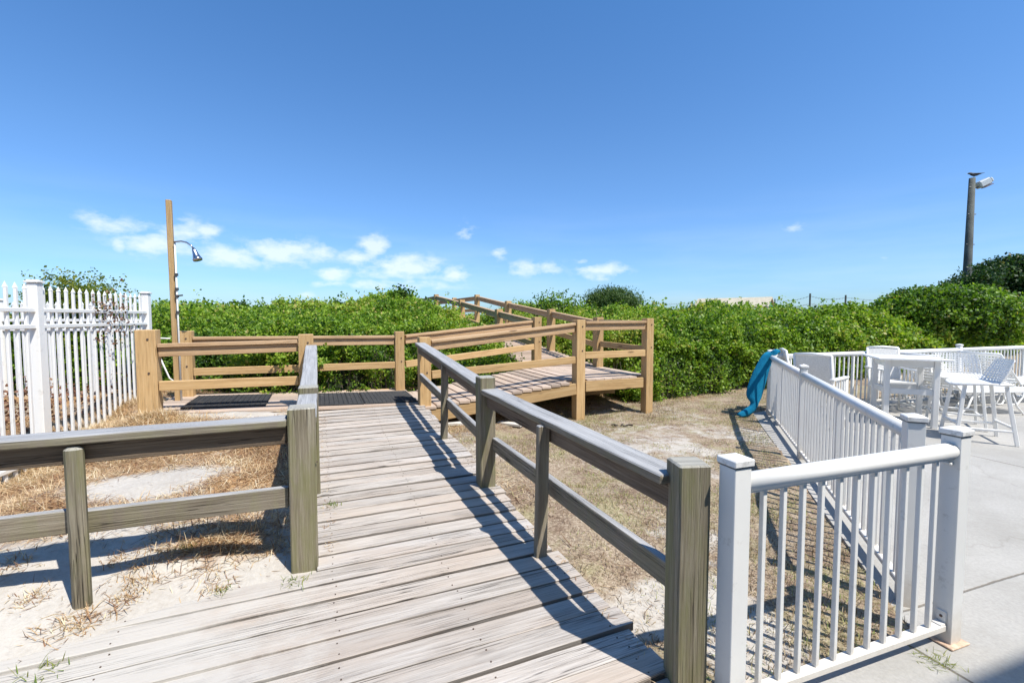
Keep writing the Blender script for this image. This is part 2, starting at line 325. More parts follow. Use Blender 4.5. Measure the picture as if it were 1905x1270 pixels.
# ---------------------------------------------------------------- ground heights
def zdeck(v): return np.where(np.asarray(v) < 5.45, .11+.0623*(np.asarray(v)-1.4), .37)
CP = [(-.95, 2.42, .225), (-.1, 2.5, .17), (-.6, 2.95, .31), (-1.2, 2.95, .33), (-.3, 3.8, .28), (-.7, 3.7, .33), (-1.4, 3.6, .33), (-.1, 3.1, .2), (-.4, 5.2, .40), (-.9, 5.35, .43), (-1., 5.1, .42), (-1.5, 5.3, .5), (-2.6, 3.0, .15), (-2.0, 3.4, .18), (-2.3, 4.0, .06), (-2.3, 4.45, .05), (-2.31, 4.89, .08), (-2.26, 5.28, .13), (-1.8, 5.45, .36), (-2.25, 6.0, .25), (-2.6, 6.2, .28), (-1.9, 6.6, .42), (-1.9, 7.2, .45), (-4, 4, .1), (-4, 7, .4),
      (1.25, 1.2, .05), (1.25, 2.2, .1), (1.25, 3.2, .13), (1.3, 4.4, .13), (1.3, 5.3, .1), (1.8, 2, 0.02), (2.2, 3.4, 0), (2.4, 5, 0), (3.3, 5.4, 0), (4.4, 5.3, 0), (3, 2, -.015), (1.7, 1.2, -.015), (1.5, 1.5, -.01), (5, 4, 0), (6, 6, 0), (8, 5, 0), (9, 3, 0), (-2, 0, .06), (0, 0, .02), (2, 0, 0), (3, 7, .1), (1, 7, .3), (5, 8, .15)]
CPX = np.array([tuple(W(u, v))[:2] for u, v, z in CP]); CPZ = np.array([c[2] for c in CP])
def uvof(x, y): return x*UX+y*UY, -x*UY+y*UX
def gz(x, y, fine=True):
    x = np.asarray(x, float); y = np.asarray(y, float); u, v = uvof(x, y)
    d2 = (x[..., None]-CPX[:, 0])**2+(y[..., None]-CPX[:, 1])**2; w = 1/(d2+.03)**1.6; z = (w*CPZ).sum(-1)/w.sum(-1)
    far = sstep(8.5, 14, y)*sstep(12, 8, np.abs(x)*.6); z = z+far*.75*sstep(60, 22, y)
    z = z-1.9*sstep(24, 55, y)
    if fine: z = z+(fbm(x, y, 1.3, 4)-.5)*.05+(fbm(x, y, 9, 3, 2)-.5)*.018
    # sand lapping over the left half of the near deck
    vb = 2.42+.21*(u+.15)+(fbm(x, y, 2.2, 4, 3)-.5)*.22
    zd = zdeck(v)
    lap = zd+np.clip((v-vb)*.16, -.014, .2)+(fbm(x, y, 20, 3, 4)-.5)*.007
    z = np.where((u < .0) & (v < 3.1), np.where(v < 2.55, np.minimum(lap, np.maximum(z, zd+.02)), np.minimum(z, lap+.03)), z)
    inside = (u > -.03) & (u < 1.17) & (v < 6.6); z = np.where(inside, np.minimum(z, zd-.07), z)
    z = np.where((u > -.3) & (u < 1.17) & (v < 2.3), np.minimum(z, zd-.07), z)
    land = (u > -1.5) & (u < 1.2) & (v > 5.42) & (v < 6.7); z = np.where(land, np.minimum(z, .24), z)
    z = np.where((u > 1.1) & (u < 4.5) & (v > 5.4) & (v < 7.2), np.minimum(z, .05), z)
    pat = in_patio(x, y) & in_patio(x-.05, y+.04); z = np.where(pat, -.06, np.where(in_patio(x-.04, y-.04) | in_patio(x, y), np.minimum(z, -.012), z))
    return z
FA = (1.95-.13, 2.08); FB = (3.69-.17, 6.62)
def in_patio(x, y):
    # right of the side fence line, right of the gate line, near side of the far fence
    s1 = (x-FA[0])*(FB[1]-FA[1])-(y-FA[1])*(FB[0]-FA[0]) > 0
    s2 = ((x-.76)*.39-(y-1.60)*1.12 > -.0) & (x > .80)
    farl = (y-6.72)-(x-3.6)*.346 < 0
    return np.where(y > 1.97, s1, s2) & farl & (x < 40)
def litter(x, y):
    u, v = uvof(x, y); n = fbm(x, y, 1.6, 4, 7)
    a = sstep(2.45, 3.1, v)*sstep(0.05, -.15, u)*(.42+1.0*(n-.38))
    a = a+.45*np.exp(-((u+.35)**2/.25+(v-4.0)**2/1.2))+.6*np.exp(-((u+1.7)**2/.7+(v-5.1)**2/.8))+.30*np.exp(-((u+2.2)**2/.8+(v-4.)**2/1.))
    a = a-.95*np.exp(-((u+1.1)**2/.13+(v-3.62)**2/.07))-.5*np.exp(-((u+.5)**2/.3+(v-3.1)**2/.04))-.55*np.exp(-((u+.7)**2/.35+(v-5.3)**2/.03))
    a = a+.45*np.exp(-((u+.5)**2/.09+(v-2.62)**2/.012))*sstep(.35, .6, n+.15)+.35*np.exp(-((u+.85)**2/.02+(v-2.35)**2/.005))
    a = a*(u < .0)
    rt = (u > 1.13)*(.22+.9*(fbm(x, y, 1.1, 4, 9)-.5)+.30*np.exp(-((u-1.3)**2/.06)))*.9
    return np.clip(a+rt*.5+(u > 1.13)*.42*sstep(4.3, 6.2, v-.12*(u-1)), 0, 1.2)
def soilm(x, y):
    u, v = uvof(x, y); return np.clip((u > 1.1)*np.maximum(.70+2.2*(fbm(x, y, 1.4, 4, 12)-.5), .30+.22*sstep(3.2, 4.4, v))+sstep(7., 9., y)*.8+sstep(-2.2, -3, u)*.8*sstep(2.5, 4, y), 0, 1)
def axis(lo, hi, dense0, dense1, st, g=1.25):
    a = list(np.arange(dense0, dense1, st)); s = st
    while a[-1] < hi: s *= g; a.append(a[-1]+s)
    s = st
    while a[0] > lo: s *= g; a.insert(0, a[0]-s)
    return np.array(a)
gx = axis(-600, 600, -5.6, 7.5, .04); gy = axis(-60, 900, .3, 9.3, .04)
X, Y = np.meshgrid(gx, gy); Z = gz(X, Y); nx, ny = len(gx), len(gy)
idx = np.arange(nx*ny).reshape(ny, nx); Q = np.stack([idx[:-1, :-1], idx[:-1, 1:], idx[1:, 1:], idx[1:, :-1]], -1).reshape(-1, 4)
ground = soup('ground', np.stack([X, Y, Z], -1).reshape(-1, 3), [Q], np.zeros(len(Q)), M['sand'])
for nm, fn in (('litter', litter), ('soil', soilm)):
    at = ground.data.attributes.new(nm, 'FLOAT', 'POINT'); at.data.foreach_set('value', fn(X, Y).ravel().astype(np.float32))
ground.data.polygons.foreach_set('use_smooth', np.ones(len(Q), dtype=bool)); tag(ground, kind='structure', label='pale sand and dry ground of the yard and dunes')
m, nt, b, out = mat('sea_water'); b.inputs['Base Color'].default_value = (.03, .09, .14, 1); b.inputs['Roughness'].default_value = .25
bump(nt, b, noise(nt, N(nt, 'NewGeometry').outputs['Position'], .6, 5), .6, .3); M['sea'] = m
sea = MB(); sea.prism([(-3000, 58), (3000, 58), (3000, 4000), (-3000, 4000)], -3., -1.45); tag(sea.build('sea', M['sea']), kind='structure')

# patio slab
pt = MB(); far = lambda x: 6.70+(x-3.55)*.346
pt.prism([(.80, -6), (.80, 1.615), (1.81, 1.97), FA, FB, (3.75, far(3.75)), (24, far(24)), (24, -6)], -.12, 0)
patio = pt.build('patio', M['concrete']); tag(patio, kind='structure', label='grey concrete pool patio with joints')

# ---------------------------------------------------------------- weathered boardwalk
def dustf(V):
    u, v = uvof(V[:, 0], V[:, 1])
    a = .42*sstep(.35, -.7, u)*sstep(2.9, 1.9, v)+.25*sstep(.18, 0., u)+.42*sstep(-.3, -1., u); return np.clip(a+.08, 0, 1)
bw = thing('boardwalk', W(.5, 2, .1), 'old grey plank boardwalk in the foreground, partly drifted over with sand', 'boardwalk')
db = MB(); v = -.35; k = 0
while v < 5.40:
    w = .123+random.uniform(-.004, .004); vc = v+w/2; near = vc < 2.36
    u0 = -3.4 if near else -.035+random.uniform(-.012, .008); u1 = 1.145+random.uniform(-.02, .02)+(0.03 if vc < 1.6 else 0)
    z = float(zdeck(vc))-.019+random.choice((-.001, -.0005, 0, 0, .0005, .001, .004)); tw = random.uniform(-.004, .004)+(.012*sstep(4.6, 5.4, vc)); gp = random.choice((.001, .002, .003, .005))
    if False:
        uc = random.uniform(-.9, .3); db.beam(W(u0, vc, z), W(uc-.002, vc, z), w-gp, .036, seg=10, jit=.0025, ch=.005); u0 = uc+.002
    db.beam(W(u0, vc+tw, z), W(u1, vc-tw*2, z+random.uniform(-.002, .002)), w-gp, .036, seg=26, jit=.0028, ch=.0022)
    for uu in (.045, .56, 1.085)+((-.75, -1.5) if near else ()):
        for sg in (-1, 1): p = W(uu+random.uniform(-.01, .01), vc+sg*.033+random.uniform(-.006, .006), float(zdeck(vc))+.0012); db.tube([p-Vector((0, 0, .004)), p+Vector((0, 0, z+.019-float(zdeck(vc))))], .0032, 6, mi=1)
    v += w
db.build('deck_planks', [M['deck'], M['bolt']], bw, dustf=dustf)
j = MB()
for u in (.02, .55, 1.07): j.beam(W(u, -.3, float(zdeck(-.3))-.115), W(u, 5.4, float(zdeck(5.4))-.115), .04, .12)
j.build('joists', M['oldpost'], bw)

# ---------------------------------------------------------------- weathered railings
def rail_cap(name_parent, p0, p1, w=.125, capm='rail'):
    a = MB(); a.beam(p0-Vector((0, 0, .019)), p1-Vector((0, 0, .019)), w, .037, seg=12, jit=.0035, ch=.005); a.build('top_rail', M[capm], name_parent)
    a = MB(); a.beam(p0-Vector((0, 0, .083)), p1-Vector((0, 0, .083)), .042, .088, seg=8, jit=.002, ch=.004); a.build('rail_board', M['railbrown'], name_parent)
def lowrail(parent, p0, p1, h=.095, w=.038, m='rail'):
    a = MB(); a.beam(p0, p1, w, h, seg=8, jit=.003, ch=.004); a.build('lower_rail', M[m], parent)
def post(parent, c, z0, z1, w, rot, m='oldpost', d=None, seg=5, ch=.006, jit=.002, slope=0, notch=None):
    if m == 'new' and c.y < 8:
        for dz in (.07, .40): a = MB(); n_ = Vector((UY, -UX, 0)); q = Vector((c.x, c.y, z1-dz-.02))+n_*(w/2-.003)+Vector((UX, UY, 0))*.02; a.tube([q, q+n_*.009], .010, 8); a.build('bolt', M['bolt'], parent)
    a = MB(); a.beam((c.x, c.y, z0), (c.x+slope, c.y, z1), w, d or w, up=(-math.sin(rot), math.cos(rot), 0), seg=seg, jit=jit, ch=ch); return a.build('post', M[m], parent)
AU = math.atan2(UY, UX)
rr = thing('wooden_railing', W(1.1, 2, .1), 'weathered grey wooden railing along the right side of the old boardwalk', 'railing')
post(rr, W(1.187, 1.213), -.1, .897, .112, math.radians(5), jit=.003); post(rr, W(1.075, 3.02), 0, .985, .112, AU, jit=.003)
rail_cap(rr, W(1.165, 1.26, .842), W(1.085, 2.965, .905)); rail_cap(rr, W(1.08, 3.075, .93), W(1.09, 5.34, 1.105), w=.12)
lowrail(rr, W(1.175, 1.27, .455), W(1.125, 2.965, .512)); lowrail(rr, W(1.085, 3.075, .535), W(1.10, 5.34, .70), h=.085)
for (u, v, z1) in ((1.05, 2.10, .84), (1.05, 4.10, .965)):
    a = MB(); a.beam(W(u, v, float(zdeck(v))-.04), W(u+.015, v, z1), .062, .04, up=(UY, -UX, 0), seg=6, jit=.002); a.build('post', M['rail'], rr)
lr = thing('wooden_railing', W(-.1, 2.5, .1), 'weathered grey-green railing cornering at the sandy left edge of the boardwalk', 'railing')
post(lr, W(-.085, 2.45), .05, .965, .122, AU, jit=.003); post(lr, W(-.07, 3.3), .1, .945, .12, AU, jit=.003)
a = MB(); a.tube([W(-.02, 2.386, .7), W(-.02, 2.380, .7)], .004, 6); a.build('nail', M['bolt'], lr)
rail_cap(lr, W(-3.6, 2.445, .922), W(-.15, 2.445, .918)); lowrail(lr, W(-.962, 2.455, .538), W(-.15, 2.455, .524), h=.098); lowrail(lr, W(-3.6, 2.455, .56), W(-.965, 2.455, .548), h=.098)
rail_cap(lr, W(-.075, 2.515, .895), W(-.07, 3.235, .905), w=.112); rail_cap(lr, W(-.07, 3.365, .925), W(-.075, 5.42, 1.10), w=.112)
lowrail(lr, W(-.09, 3.37, .53), W(-.09, 5.4, .69)); lowrail(lr, W(-.09, 2.53, .50), W(-.09, 3.23, .52))
a = MB(); c0 = W(-.93, 2.40, .0); a.beam(c0+Vector((0, 0, .06)), c0+Vector((-.005, 0, .872)), .062, .042, up=(UY, -UX, 0), seg=6, jit=.001, ch=.013); a.build('short_post', M['oldpost'], lr)
a = MB(); c0 = W(-2.6, 2.385, .0); a.beam(c0+Vector((0, 0, .05)), c0+Vector((0, 0, .86)), .062, .042, up=(UY, -UX, 0), seg=6, jit=.002, ch=.007); a.build('short_post', M['oldpost'], lr)

# ---------------------------------------------------------------- new pine landing with shower
PW = .15
ld = thing('wooden_landing', W(-.2, 6, .3), 'golden pine landing with rails and rubber mats at the top end of the old boardwalk', 'landing')
def zl(u): return .37+.035*max(0, 1-u)-.0
a = MB(); v = 5.46
while v < 6.62:
    a.beam(W(-1.60, v+.067, zl(-1.6)-.019), W(1.13, v+.067, zl(1.1)-.019), .137, .036, seg=6, jit=.001); v += .14
a.build('deck_planks', M['newdeck'], ld)
a = MB(); a.beam(W(-1.6, 6.66, .40), W(1.13, 6.66, .31), .04, .13); a.beam(W(-1.6, 5.5, .3), W(-.2, 5.5, .3), .04, .13); a.build('stringer', M['new'], ld)
for u, v, z0, z1, w in ((-1.545, 5.52, .1, 1.277, .165), (-.13, 5.50, .1, 1.215, .15), (-1.47, 6.56, .1, 1.238, .15), (1.045, 6.56, .0, 1.2, .125)): post(ld, W(u, v), z0, z1, w, AU, 'new', ch=.005, jit=.001)
def nrail(par, p0, p1, w=.09, hh=.036, under=.09):
    a = MB(); a.beam(p0-Vector((0, 0, hh/2)), p1-Vector((0, 0, hh/2)), w, hh, seg=6, jit=.0015); a.build('top_rail', M['newrail'], par)
    a = MB(); a.beam(p0-Vector((0, 0, hh+.002+under/2)), p1-Vector((0, 0, hh+.002+under/2)), .038, under, seg=4, jit=.001); a.build('rail_board', M['newrail'], par)
nrail(ld, W(-1.455, 5.49, 1.14), W(-.21, 5.49, 1.155)); nrail(ld, W(-1.39, 6.55, 1.165), W(.975, 6.55, 1.145))
lowrail(ld, W(-1.455, 5.47, .725), W(-.21, 5.47, .712), m='new'); lowrail(ld, W(-1.39, 6.51, .745), W(.975, 6.51, .735), m='new', h=.09)
def mat_thing(uc, vc, w, d, zoff, label, tilt=0):
    t = thing('rubber_mat', W(uc, vc, zl(uc)+.002+zoff), label, 'mat', 'black rubber grate mats on the landing'); a = MB(); z = lambda u: zl(u)+.012+zoff
    for i in range(int(d/.028)+1):
        v = vc-d/2+i*.028; a.beam(W(uc-w/2, v, z(uc-w/2)), W(uc+w/2, v, z(uc+w/2)), .009, .014, ch=.002)
    for i in range(int(w/.05)+1):
        u = uc-w/2+i*.05; a.beam(W(u, vc-d/2, z(u)+.001), W(u, vc+d/2, z(u)+.001), .009 if i % 9 else .016, .015, ch=.002)
    a.build('grate', M['rubber'], t)
mat_thing(.16, 5.93, .62, .86, 0, 'black rubber grate mat just past the end of the boardwalk, beside the grey left rail'); mat_thing(.79, 5.93, .61, .84, 0, 'black rubber grate mat at the foot of the pine ramp')
mat_thing(-1.12, 6.02, .40, .80, 0, 'black rubber grate mat under the shower post'); mat_thing(-.73, 6.02, .36, .80, 0, 'black rubber grate mat on the landing between the shower and the brown bare boards')

# ---------------------------------------------------------------- pine ramp, platform and raised walkway over the dune
rp = thing('wooden_ramp', W(2.2, 6, 0), 'golden pine ramp and raised walkway climbing over the green dune', 'ramp')
a = MB(); u = 1.14
def zr(u): return .34+(u-1.14)/(3.2-1.14)*.2
while u < 3.16:
    vb_ = 6.52+(u-1.14)*.24; a.beam(W(u+.068, 5.315 if u < 3.06 else 5.49, zr(u+.068)-.019), W(u+.068, vb_, zr(u+.068)-.019), .136, .036, seg=4, jit=.001, up=(0, 0, 1)); u += .14
while u < 4.42:
    a.beam(W(u+.068, 5.33 if 3.36 < u < 4.22 else 5.49, .55-.019), W(u+.068, 7.02, .55-.019), .136, .036, seg=4, jit=.001); u += .14
a.build('deck_planks', M['newdeck'], rp)
def sideP(side, s):   # points along the raised walkway, side 0 left 1 right
    b_ = Vector((.42, 7.84, 0)) if side == 0 else Vector((1.48, 7.85, 0)); return b_+Vector((-.39, .92, 0))*s
def zw(s): return float(np.interp(s, [0, 1.75, 4.2, 6.8, 14], [.55, .72, .97, 1.235, 1.235]))
a = MB(); s = -.70
while s < 12.5:
    p = sideP(0, s); q = sideP(1, s); z = zw(max(s, 0))-.019; e = (q-p).normalized()*.06
    a.beam(p-e+Vector((0, 0, z)), q+e+Vector((0, 0, z)), .136, .036, seg=2, jit=.001); s += .14
a.build('walkway_planks', M['newdeck'], rp)
st = MB(); st.beam(W(1.20, 5.345, .225), W(3.205, 5.345, .43), .038, .15, seg=6, jit=.001)
st.beam(W(3.355, 5.345, .455), W(4.33, 5.345, .455), .038, .145); st.beam(W(4.50, 5.4, .455), W(4.50, 6.6, .455), .038, .145, up=(0, 0, 1))
st.build('stringer', M['new'], rp)
st = MB(); st.beam(W(3.2, 6.2, .26), W(4.45, 6.2, .26), .04, .2); st.beam(W(1.3, 6.4, .2), W(3.3, 6.9, .4), .04, .14)
for sd in (0, 1):
    for s0, s1 in ((.1, 1.7), (1.8, 4.0), (4.2, 6.4), (6.6, 12.2)):
        p = sideP(sd, s0); q = sideP(sd, s1); st.beam(p+Vector((0, 0, zw(s0)-.11)), q+Vector((0, 0, zw(s1)-.11)), .038, .14)
st.build('beam', M['new'], rp)
for u, v, z0, z1, w in ((1.155, 5.42, 0, 1.165, .135), (3.285, 5.41, -.15, 1.365, .135), (4.425, 5.37, -.15, 1.385, .125)): post(rp, W(u, v), z0, z1, w, AU, 'new', ch=.005, jit=.001)
RP = [(0, 1.40), (1.73, 1.567), (4.05, 1.81), (6.5, 2.08), (9., 2.085), (11.8, 2.085)]; LP = [(0, 1.405), (1.78, 1.567), (4.43, 1.85), (7.2, 2.12), (9.8, 2.10), (12, 2.10)]
for sd, P_ in ((1, RP), (0, LP)):
    for s, zt in P_: post(rp, sideP(sd, s), -.1 if s < 5 else .3, zt, .135, AU, 'new', ch=.005, jit=.001, seg=3)
    for (s0, z0), (s1, z1) in zip(P_[:-1], P_[1:]):
        d = Vector((-.39, .92, 0))*.08; a0 = sideP(sd, s0)+d; a1 = sideP(sd, s1)-d
        nrail(rp, a0+Vector((0, 0, z0-.05)), a1+Vector((0, 0, z1-.05))); lowrail(rp, a0+Vector((0, 0, z0-.47)), a1+Vector((0, 0, z1-.47)), m='new')
nrail(rp, W(1.235, 5.40, 1.128), W(3.21, 5.40, 1.325)); nrail(rp, W(3.36, 5.38, 1.345), W(4.355, 5.35, 1.352))
lowrail(rp, W(1.235, 5.375, .715), W(3.21, 5.375, .822), m='new'); lowrail(rp, W(3.355, 5.365, .878), W(4.355, 5.34, .885), m='new')
P5 = sideP(0, 0); P4 = sideP(1, 0); P3 = W(4.425, 5.37)
nrail(rp, W(1.13, 6.57, 1.15), P5+Vector((-.09, -.03, 1.345))); lowrail(rp, W(1.13, 6.54, .735), P5+Vector((-.05, -.08, .90)), m='new')
dd = (P4-P3).normalized()*.08; nrail(rp, P3+dd+Vector((0, 0, 1.35)), P4-dd+Vector((0, 0, 1.36))); lowrail(rp, P3+dd+Vector((0, 0, .93)), P4-dd+Vector((0, 0, .95)), m='new')

# ---------------------------------------------------------------- outdoor shower
SP = Vector((-3.80, 5.16, 0)); sh = thing('outdoor_shower', SP, 'tall narrow wooden post with a chrome shower head at the left end of the landing', 'shower')
a = MB(); a.beam(SP+Vector((0, 0, .3)), SP+Vector((-.02, 0, 2.70)), 0.053, .053, up=(-UY, UX, 0), seg=6, jit=.001); a.build('post', M['new'], sh)
a = MB(); q = SP+Vector((.052, -.02, 0)); a.tube([q+Vector((0, 0, .42)), q+Vector((-.008, 0, 2.24))], .009, 8); a.tube([q+Vector((0, 0, .62)), q+Vector((-.09, -.05, .72)), q+Vector((-.20, -.10, 1.08))], .009, 6)
a.tube([q+Vector((-.35, 0, 1.17)), q+Vector((-.1, 0, 1.16))], .009, 6); a.build('water_pipe', M['pvc'], sh, smooth=True)
a = MB()
for z in (1.86, 1.70, 1.62, 1.44): a.tube([q+Vector((-.005, 0, z)), q+Vector((-.005, 0, z+.03))], .019, 8); a.build('pipe_clamp', M['darkmetal'], sh); a = MB()
a.tube([q+Vector((0, 0, 1.64)), q+Vector((.07, -.02, 1.645))], .009, 6); a.build('valve', M['darkmetal'], sh); a = MB(); a.tube([q+Vector((0, 0, .68)), q+Vector((.16, -.02, .68)), q+Vector((.19, -.02, .62))], .008, 6)
a.box(q+Vector((.10, -.02, .69)), .05, .012, .012); a.build('foot_tap', M['darkmetal'], sh)
a = MB(); b0 = q+Vector((-.01, -.01, 2.235)); a.tube([b0, b0+Vector((.08, 0, .008)), b0+Vector((.14, 0, -.005)), b0+Vector((.19, 0, -.04)), b0+Vector((.215, 0, -.07))], .0085, 8)
hd = a.build('shower_arm', M['steel'], sh, smooth=True)
a = MB(); h0 = b0+Vector((.212, 0, -.066)); ax = Vector((.35, 0, -1)).normalized()
a.tube([h0, h0+ax*.03, h0+ax*.07, h0+ax*.12, h0+ax*.125, h0+ax*.145], [.012, .022, .029, .042, .049, .046], 16); a.build('shower_head', M['steel'], sh, smooth=True)

# ---------------------------------------------------------------- white picket fences
pf_caps = lambda a, c, w, z, ch=.006: (a.box((c.x, c.y, z+.008), w*1.12, w*1.12, .016, rot=pf_caps.r), a.box((c.x, c.y, z+.020), w*.86, w*.86, .012, rot=pf_caps.r))
def picket_fence(label, A, B, posts, spacing, ztop, zbf, rails, grp, wbase=.03, skip_first=False):
    A = Vector((*A, 0)); B = Vector((*B, 0)); d = (B-A); ln = d.length; d.normalize(); t = thing('picket_fence', A, label, 'fence', grp); rot = math.atan2(d.y, d.x); pf_caps.r = rot
    for s in posts:
        c = A+d*s; z0 = float(gz(c.x, c.y))-.1; a = MB(); a.beam((c.x, c.y, z0), (c.x, c.y, ztop+.01), .076, .076, up=(-d.y, d.x, 0), ch=.004); p = a.build('post', M['picket'], t)
        a = MB(); pf_caps(a, c, .088, ztop+.012); a.build('cap', M['cap'], p); p2 = COL.objects[-1]; p2.location = (0, 0, 0)
    n = Vector((-d.y, d.x, 0))
    for z in rails:
        a = MB(); zz = lambda s: z if z > .5 else z
        a.beam(A+n*.022*0+Vector((0, 0, z)), B+Vector((0, 0, z)), .045, .035, ch=.004); a.build('rail', M['picket'], t)
    s = spacing*.5
    while s < ln:
        if min([abs(s-q) for q in posts]) > .055:
            c = A+d*s; zb = zbf(c.x, c.y); a = MB(); zt = ztop-.045+random.uniform(-.004, .004)
            a.beam((c.x, c.y, zb), (c.x+random.uniform(-.003, .003), c.y, zt), .027, .020, up=n, ch=.003, mi=0); tx = Vector((c.x, c.y, zt)); b_ = len(a.v)
            for sx, sy in ((-1, -1), (1, -1), (1, 1), (-1, 1)): a.v.append(tx+d*.015*sx+n*.0115*sy)
            a.v.append(tx+Vector((0, 0, .05)))
            for i in range(4): a.face((b_+i, b_+(i+1) % 4, b_+4), [(0, 0)]*3, .5)
            a.build('picket', M['picket'], t)
        s += spacing
    return t
G1 = (-4.63, 5.80); G0 = (-3.66, 2.20)
zbf = lambda x, y: max(.06, float(gz(np.array(x), np.array(y)))-.02)
dN = Vector((G0[0]-G1[0], G0[1]-G1[1])).length
picket_fence('white picket fence at the left edge, running toward the camera', G1, G0, [.0, 1.885, dN-.02], .112*.875+.0045, 1.685, zbf, (1.461, 1.32, .175), None)
picket_fence('white picket fence seen behind the nearer one at far left', (-4.76, 5.84), (-8.4, 5.98), [1.85, 3.6], .115, 1.60, zbf, (1.36, 1.24, .28, .13), None)

# ---------------------------------------------------------------- white metal pool fence
def metal_fence(name, label, A, B, posts, ztop, rot_posts=None, nb=None, rad=.042, brackets=False, stan=(), zb=.075, dz=None, plates=()):
    A = Vector((*A, 0)); B = Vector((*B, 0)); d = B-A; ln = d.length; d.normalize(); n = Vector((-d.y, d.x, 0)); t = thing(name, A, label, 'fence')
    rot = math.atan2(d.y, d.x)
    for s, w in posts:
        c = A+d*s; a = MB(); a.beam((c.x, c.y, -.02), (c.x, c.y, ztop), w, w, up=n, ch=.002); p = a.build('post', M['vinyl'], t)
        a = MB(); a.box((c.x, c.y, ztop+.003), w+.006, w+.006, .005, rot=rot, mi=1, ch=.001); a.box((c.x, c.y, ztop+.0175), w+.014, w+.014, .024, rot=rot, ch=.003)
        b_ = len(a.v); h = (w+.014)/2-.004
        for sx, sy in ((-1, -1), (1, -1), (1, 1), (-1, 1)): a.v.append(c+Vector((0, 0, ztop+.0296))+d*h*sx+n*h*sy)
        a.v.append(c+Vector((0, 0, ztop+.043)))
        for i in range(4): a.face((b_+i, b_+(i+1) % 4, b_+4), [(0, 0)]*3, .5)
        a.build('cap', [M['cap'], M['gap']], p).location = (0, 0, 0)
    for (s, w), (s2, w2) in zip(posts[:-1], posts[1:]):
        zt = ztop-.062; a = MB(); p0 = A+d*(s+w/2)+Vector((0, 0, zt)); p1 = A+d*(s2-w2/2)+Vector((0, 0, zt))
        a.tube([p0, p0*.5+p1*.5, p1], rad*.78, 18, ry=1.0); a.beam(p0-Vector((0, 0, rad*.78-.004)), p1-Vector((0, 0, rad*.78-.004)), .034, .012, ch=.002); o = a.build('top_rail', M['vinyl'], t, smooth=True)
        a = MB(); a.beam(p0+Vector((0, 0, zb-zt)), p1+Vector((0, 0, zb-zt)), .040, .030, ch=.004); a.build('bottom_rail', M['vinyl'], t)
        if brackets:
            for q, e in ((p1, -1), (p0, 1)):
                a = MB(); c = q+Vector((0, 0, zb-zt+.045)); a.box(c+d*e*.003, .006, .038, .05, rot=rot); c2 = q+Vector((0, 0, zb-zt+.0175)); a.box(c2+d*e*.02, .036, .036, .006, rot=rot)
                a.tube([c+d*e*.006, c+d*e*.009], .006, 6, mi=1); a.build('bracket', [M['vinyl'], M['bolt']], t); a = MB(); a.box(q-Vector((0, 0, .052))+d*e*.012, .024, .03, .012, rot=rot); a.build('bracket', [M['vinyl'], M['bolt']], t)
        L2 = (p1-p0).length; k = nb or max(3, round(L2/.099)-1)
        for i in range(k):
            p = p0+d*(L2*(i+1)/(k+1)); wb = .0175
            for ss in stan:
                if abs((p-A).dot(d)-ss) < .05: wb = .034
            a = MB(); a.beam((p.x, p.y, zb+.014), (p.x, p.y, zt-rad*.78-.001), wb, wb, up=n, ch=.0015); a.build('baluster', M['vinyl'], t)
    for s in plates:
        c = A+d*s; a = MB(); a.box((c.x, c.y, .006), .12, .11, .009, rot=rot); a.tube([(c.x+.05*d.x, c.y+.05*d.y-.02, .008), (c.x+.05*d.x, c.y+.05*d.y-.02, .022)], .009, 6, mi=1); a.build('base_plate', [M['plate'], M['bolt']], t)
    return t
metal_fence('pool_fence', 'short white metal fence panel in the right foreground, with a single wide rounded top rail', (.755, 1.52), (1.885, 1.915), [(0, .070), (1.197, .070)], .90, nb=11, brackets=True, plates=(1.197,))
metal_fence('pool_fence', 'long white metal pool fence running away from the camera to the teal towel', (1.93, 2.17), (3.69, 6.5), [(0, .070), (2.47, .06), (4.674, .065)], .90, stan=(1.2, 3.6))
fd = Vector((.945, .327)); cf = Vector((3.76, 6.53))
metal_fence('pool_fence', 'white metal pool fence along the hedge behind the patio furniture', tuple(cf), tuple(cf+fd*8.6), [(0, .05), (4.24, .065), (8.5, .065)], .90, stan=(.75, 1.6, 4.95, 6.2, 7.4), nb=None)

# ---------------------------------------------------------------- teal towel on the corner post
tw = MB(); rows = [(.90, 3.70, .05), (.925, 3.655, .07), (.90, 3.60, .09), (.80, 3.56, .11), (.66, 3.50, .125), (.50, 3.45, .135), (.34, 3.405, .135), (.25, 3.40, .11), (.215, 3.41, .065), (.17, 3.40, .07), (.10, 3.34, .085), (.045, 3.26, .085), (.02, 3.19, .05)]
prof = []
cols = 12
for k, (z, xc, hw) in enumerate(rows):
    for i in range(cols+1):
        t = i/cols*2-1; fold = .003*math.sin(t*4+k*.2)*min(1, (k+1)/4); y = 6.40-.05*(1-t*t)+fold-.02*k*.2
        tw.v.append(Vector((xc+t*hw*.95, y, z+(-.03*t if k > 9 else .0)+.008*math.sin(t*5+k))))
for k in range(len(rows)-1):
    for i in range(cols): b_ = k*(cols+1)+i; tw.face((b_, b_+cols+1, b_+cols+2, b_+1), [(0, 0)]*4, .5)
to = tw.build('towel', M['teal'], smooth=True); md = to.modifiers.new('s', 'SOLIDIFY'); md.thickness = .045; md2 = to.modifiers.new('ss', 'SUBSURF'); md2.levels = md2.render_levels = 2
tag(to, 'teal towel slung over the corner post of the white pool fence, trailing on the ground', 'towel')

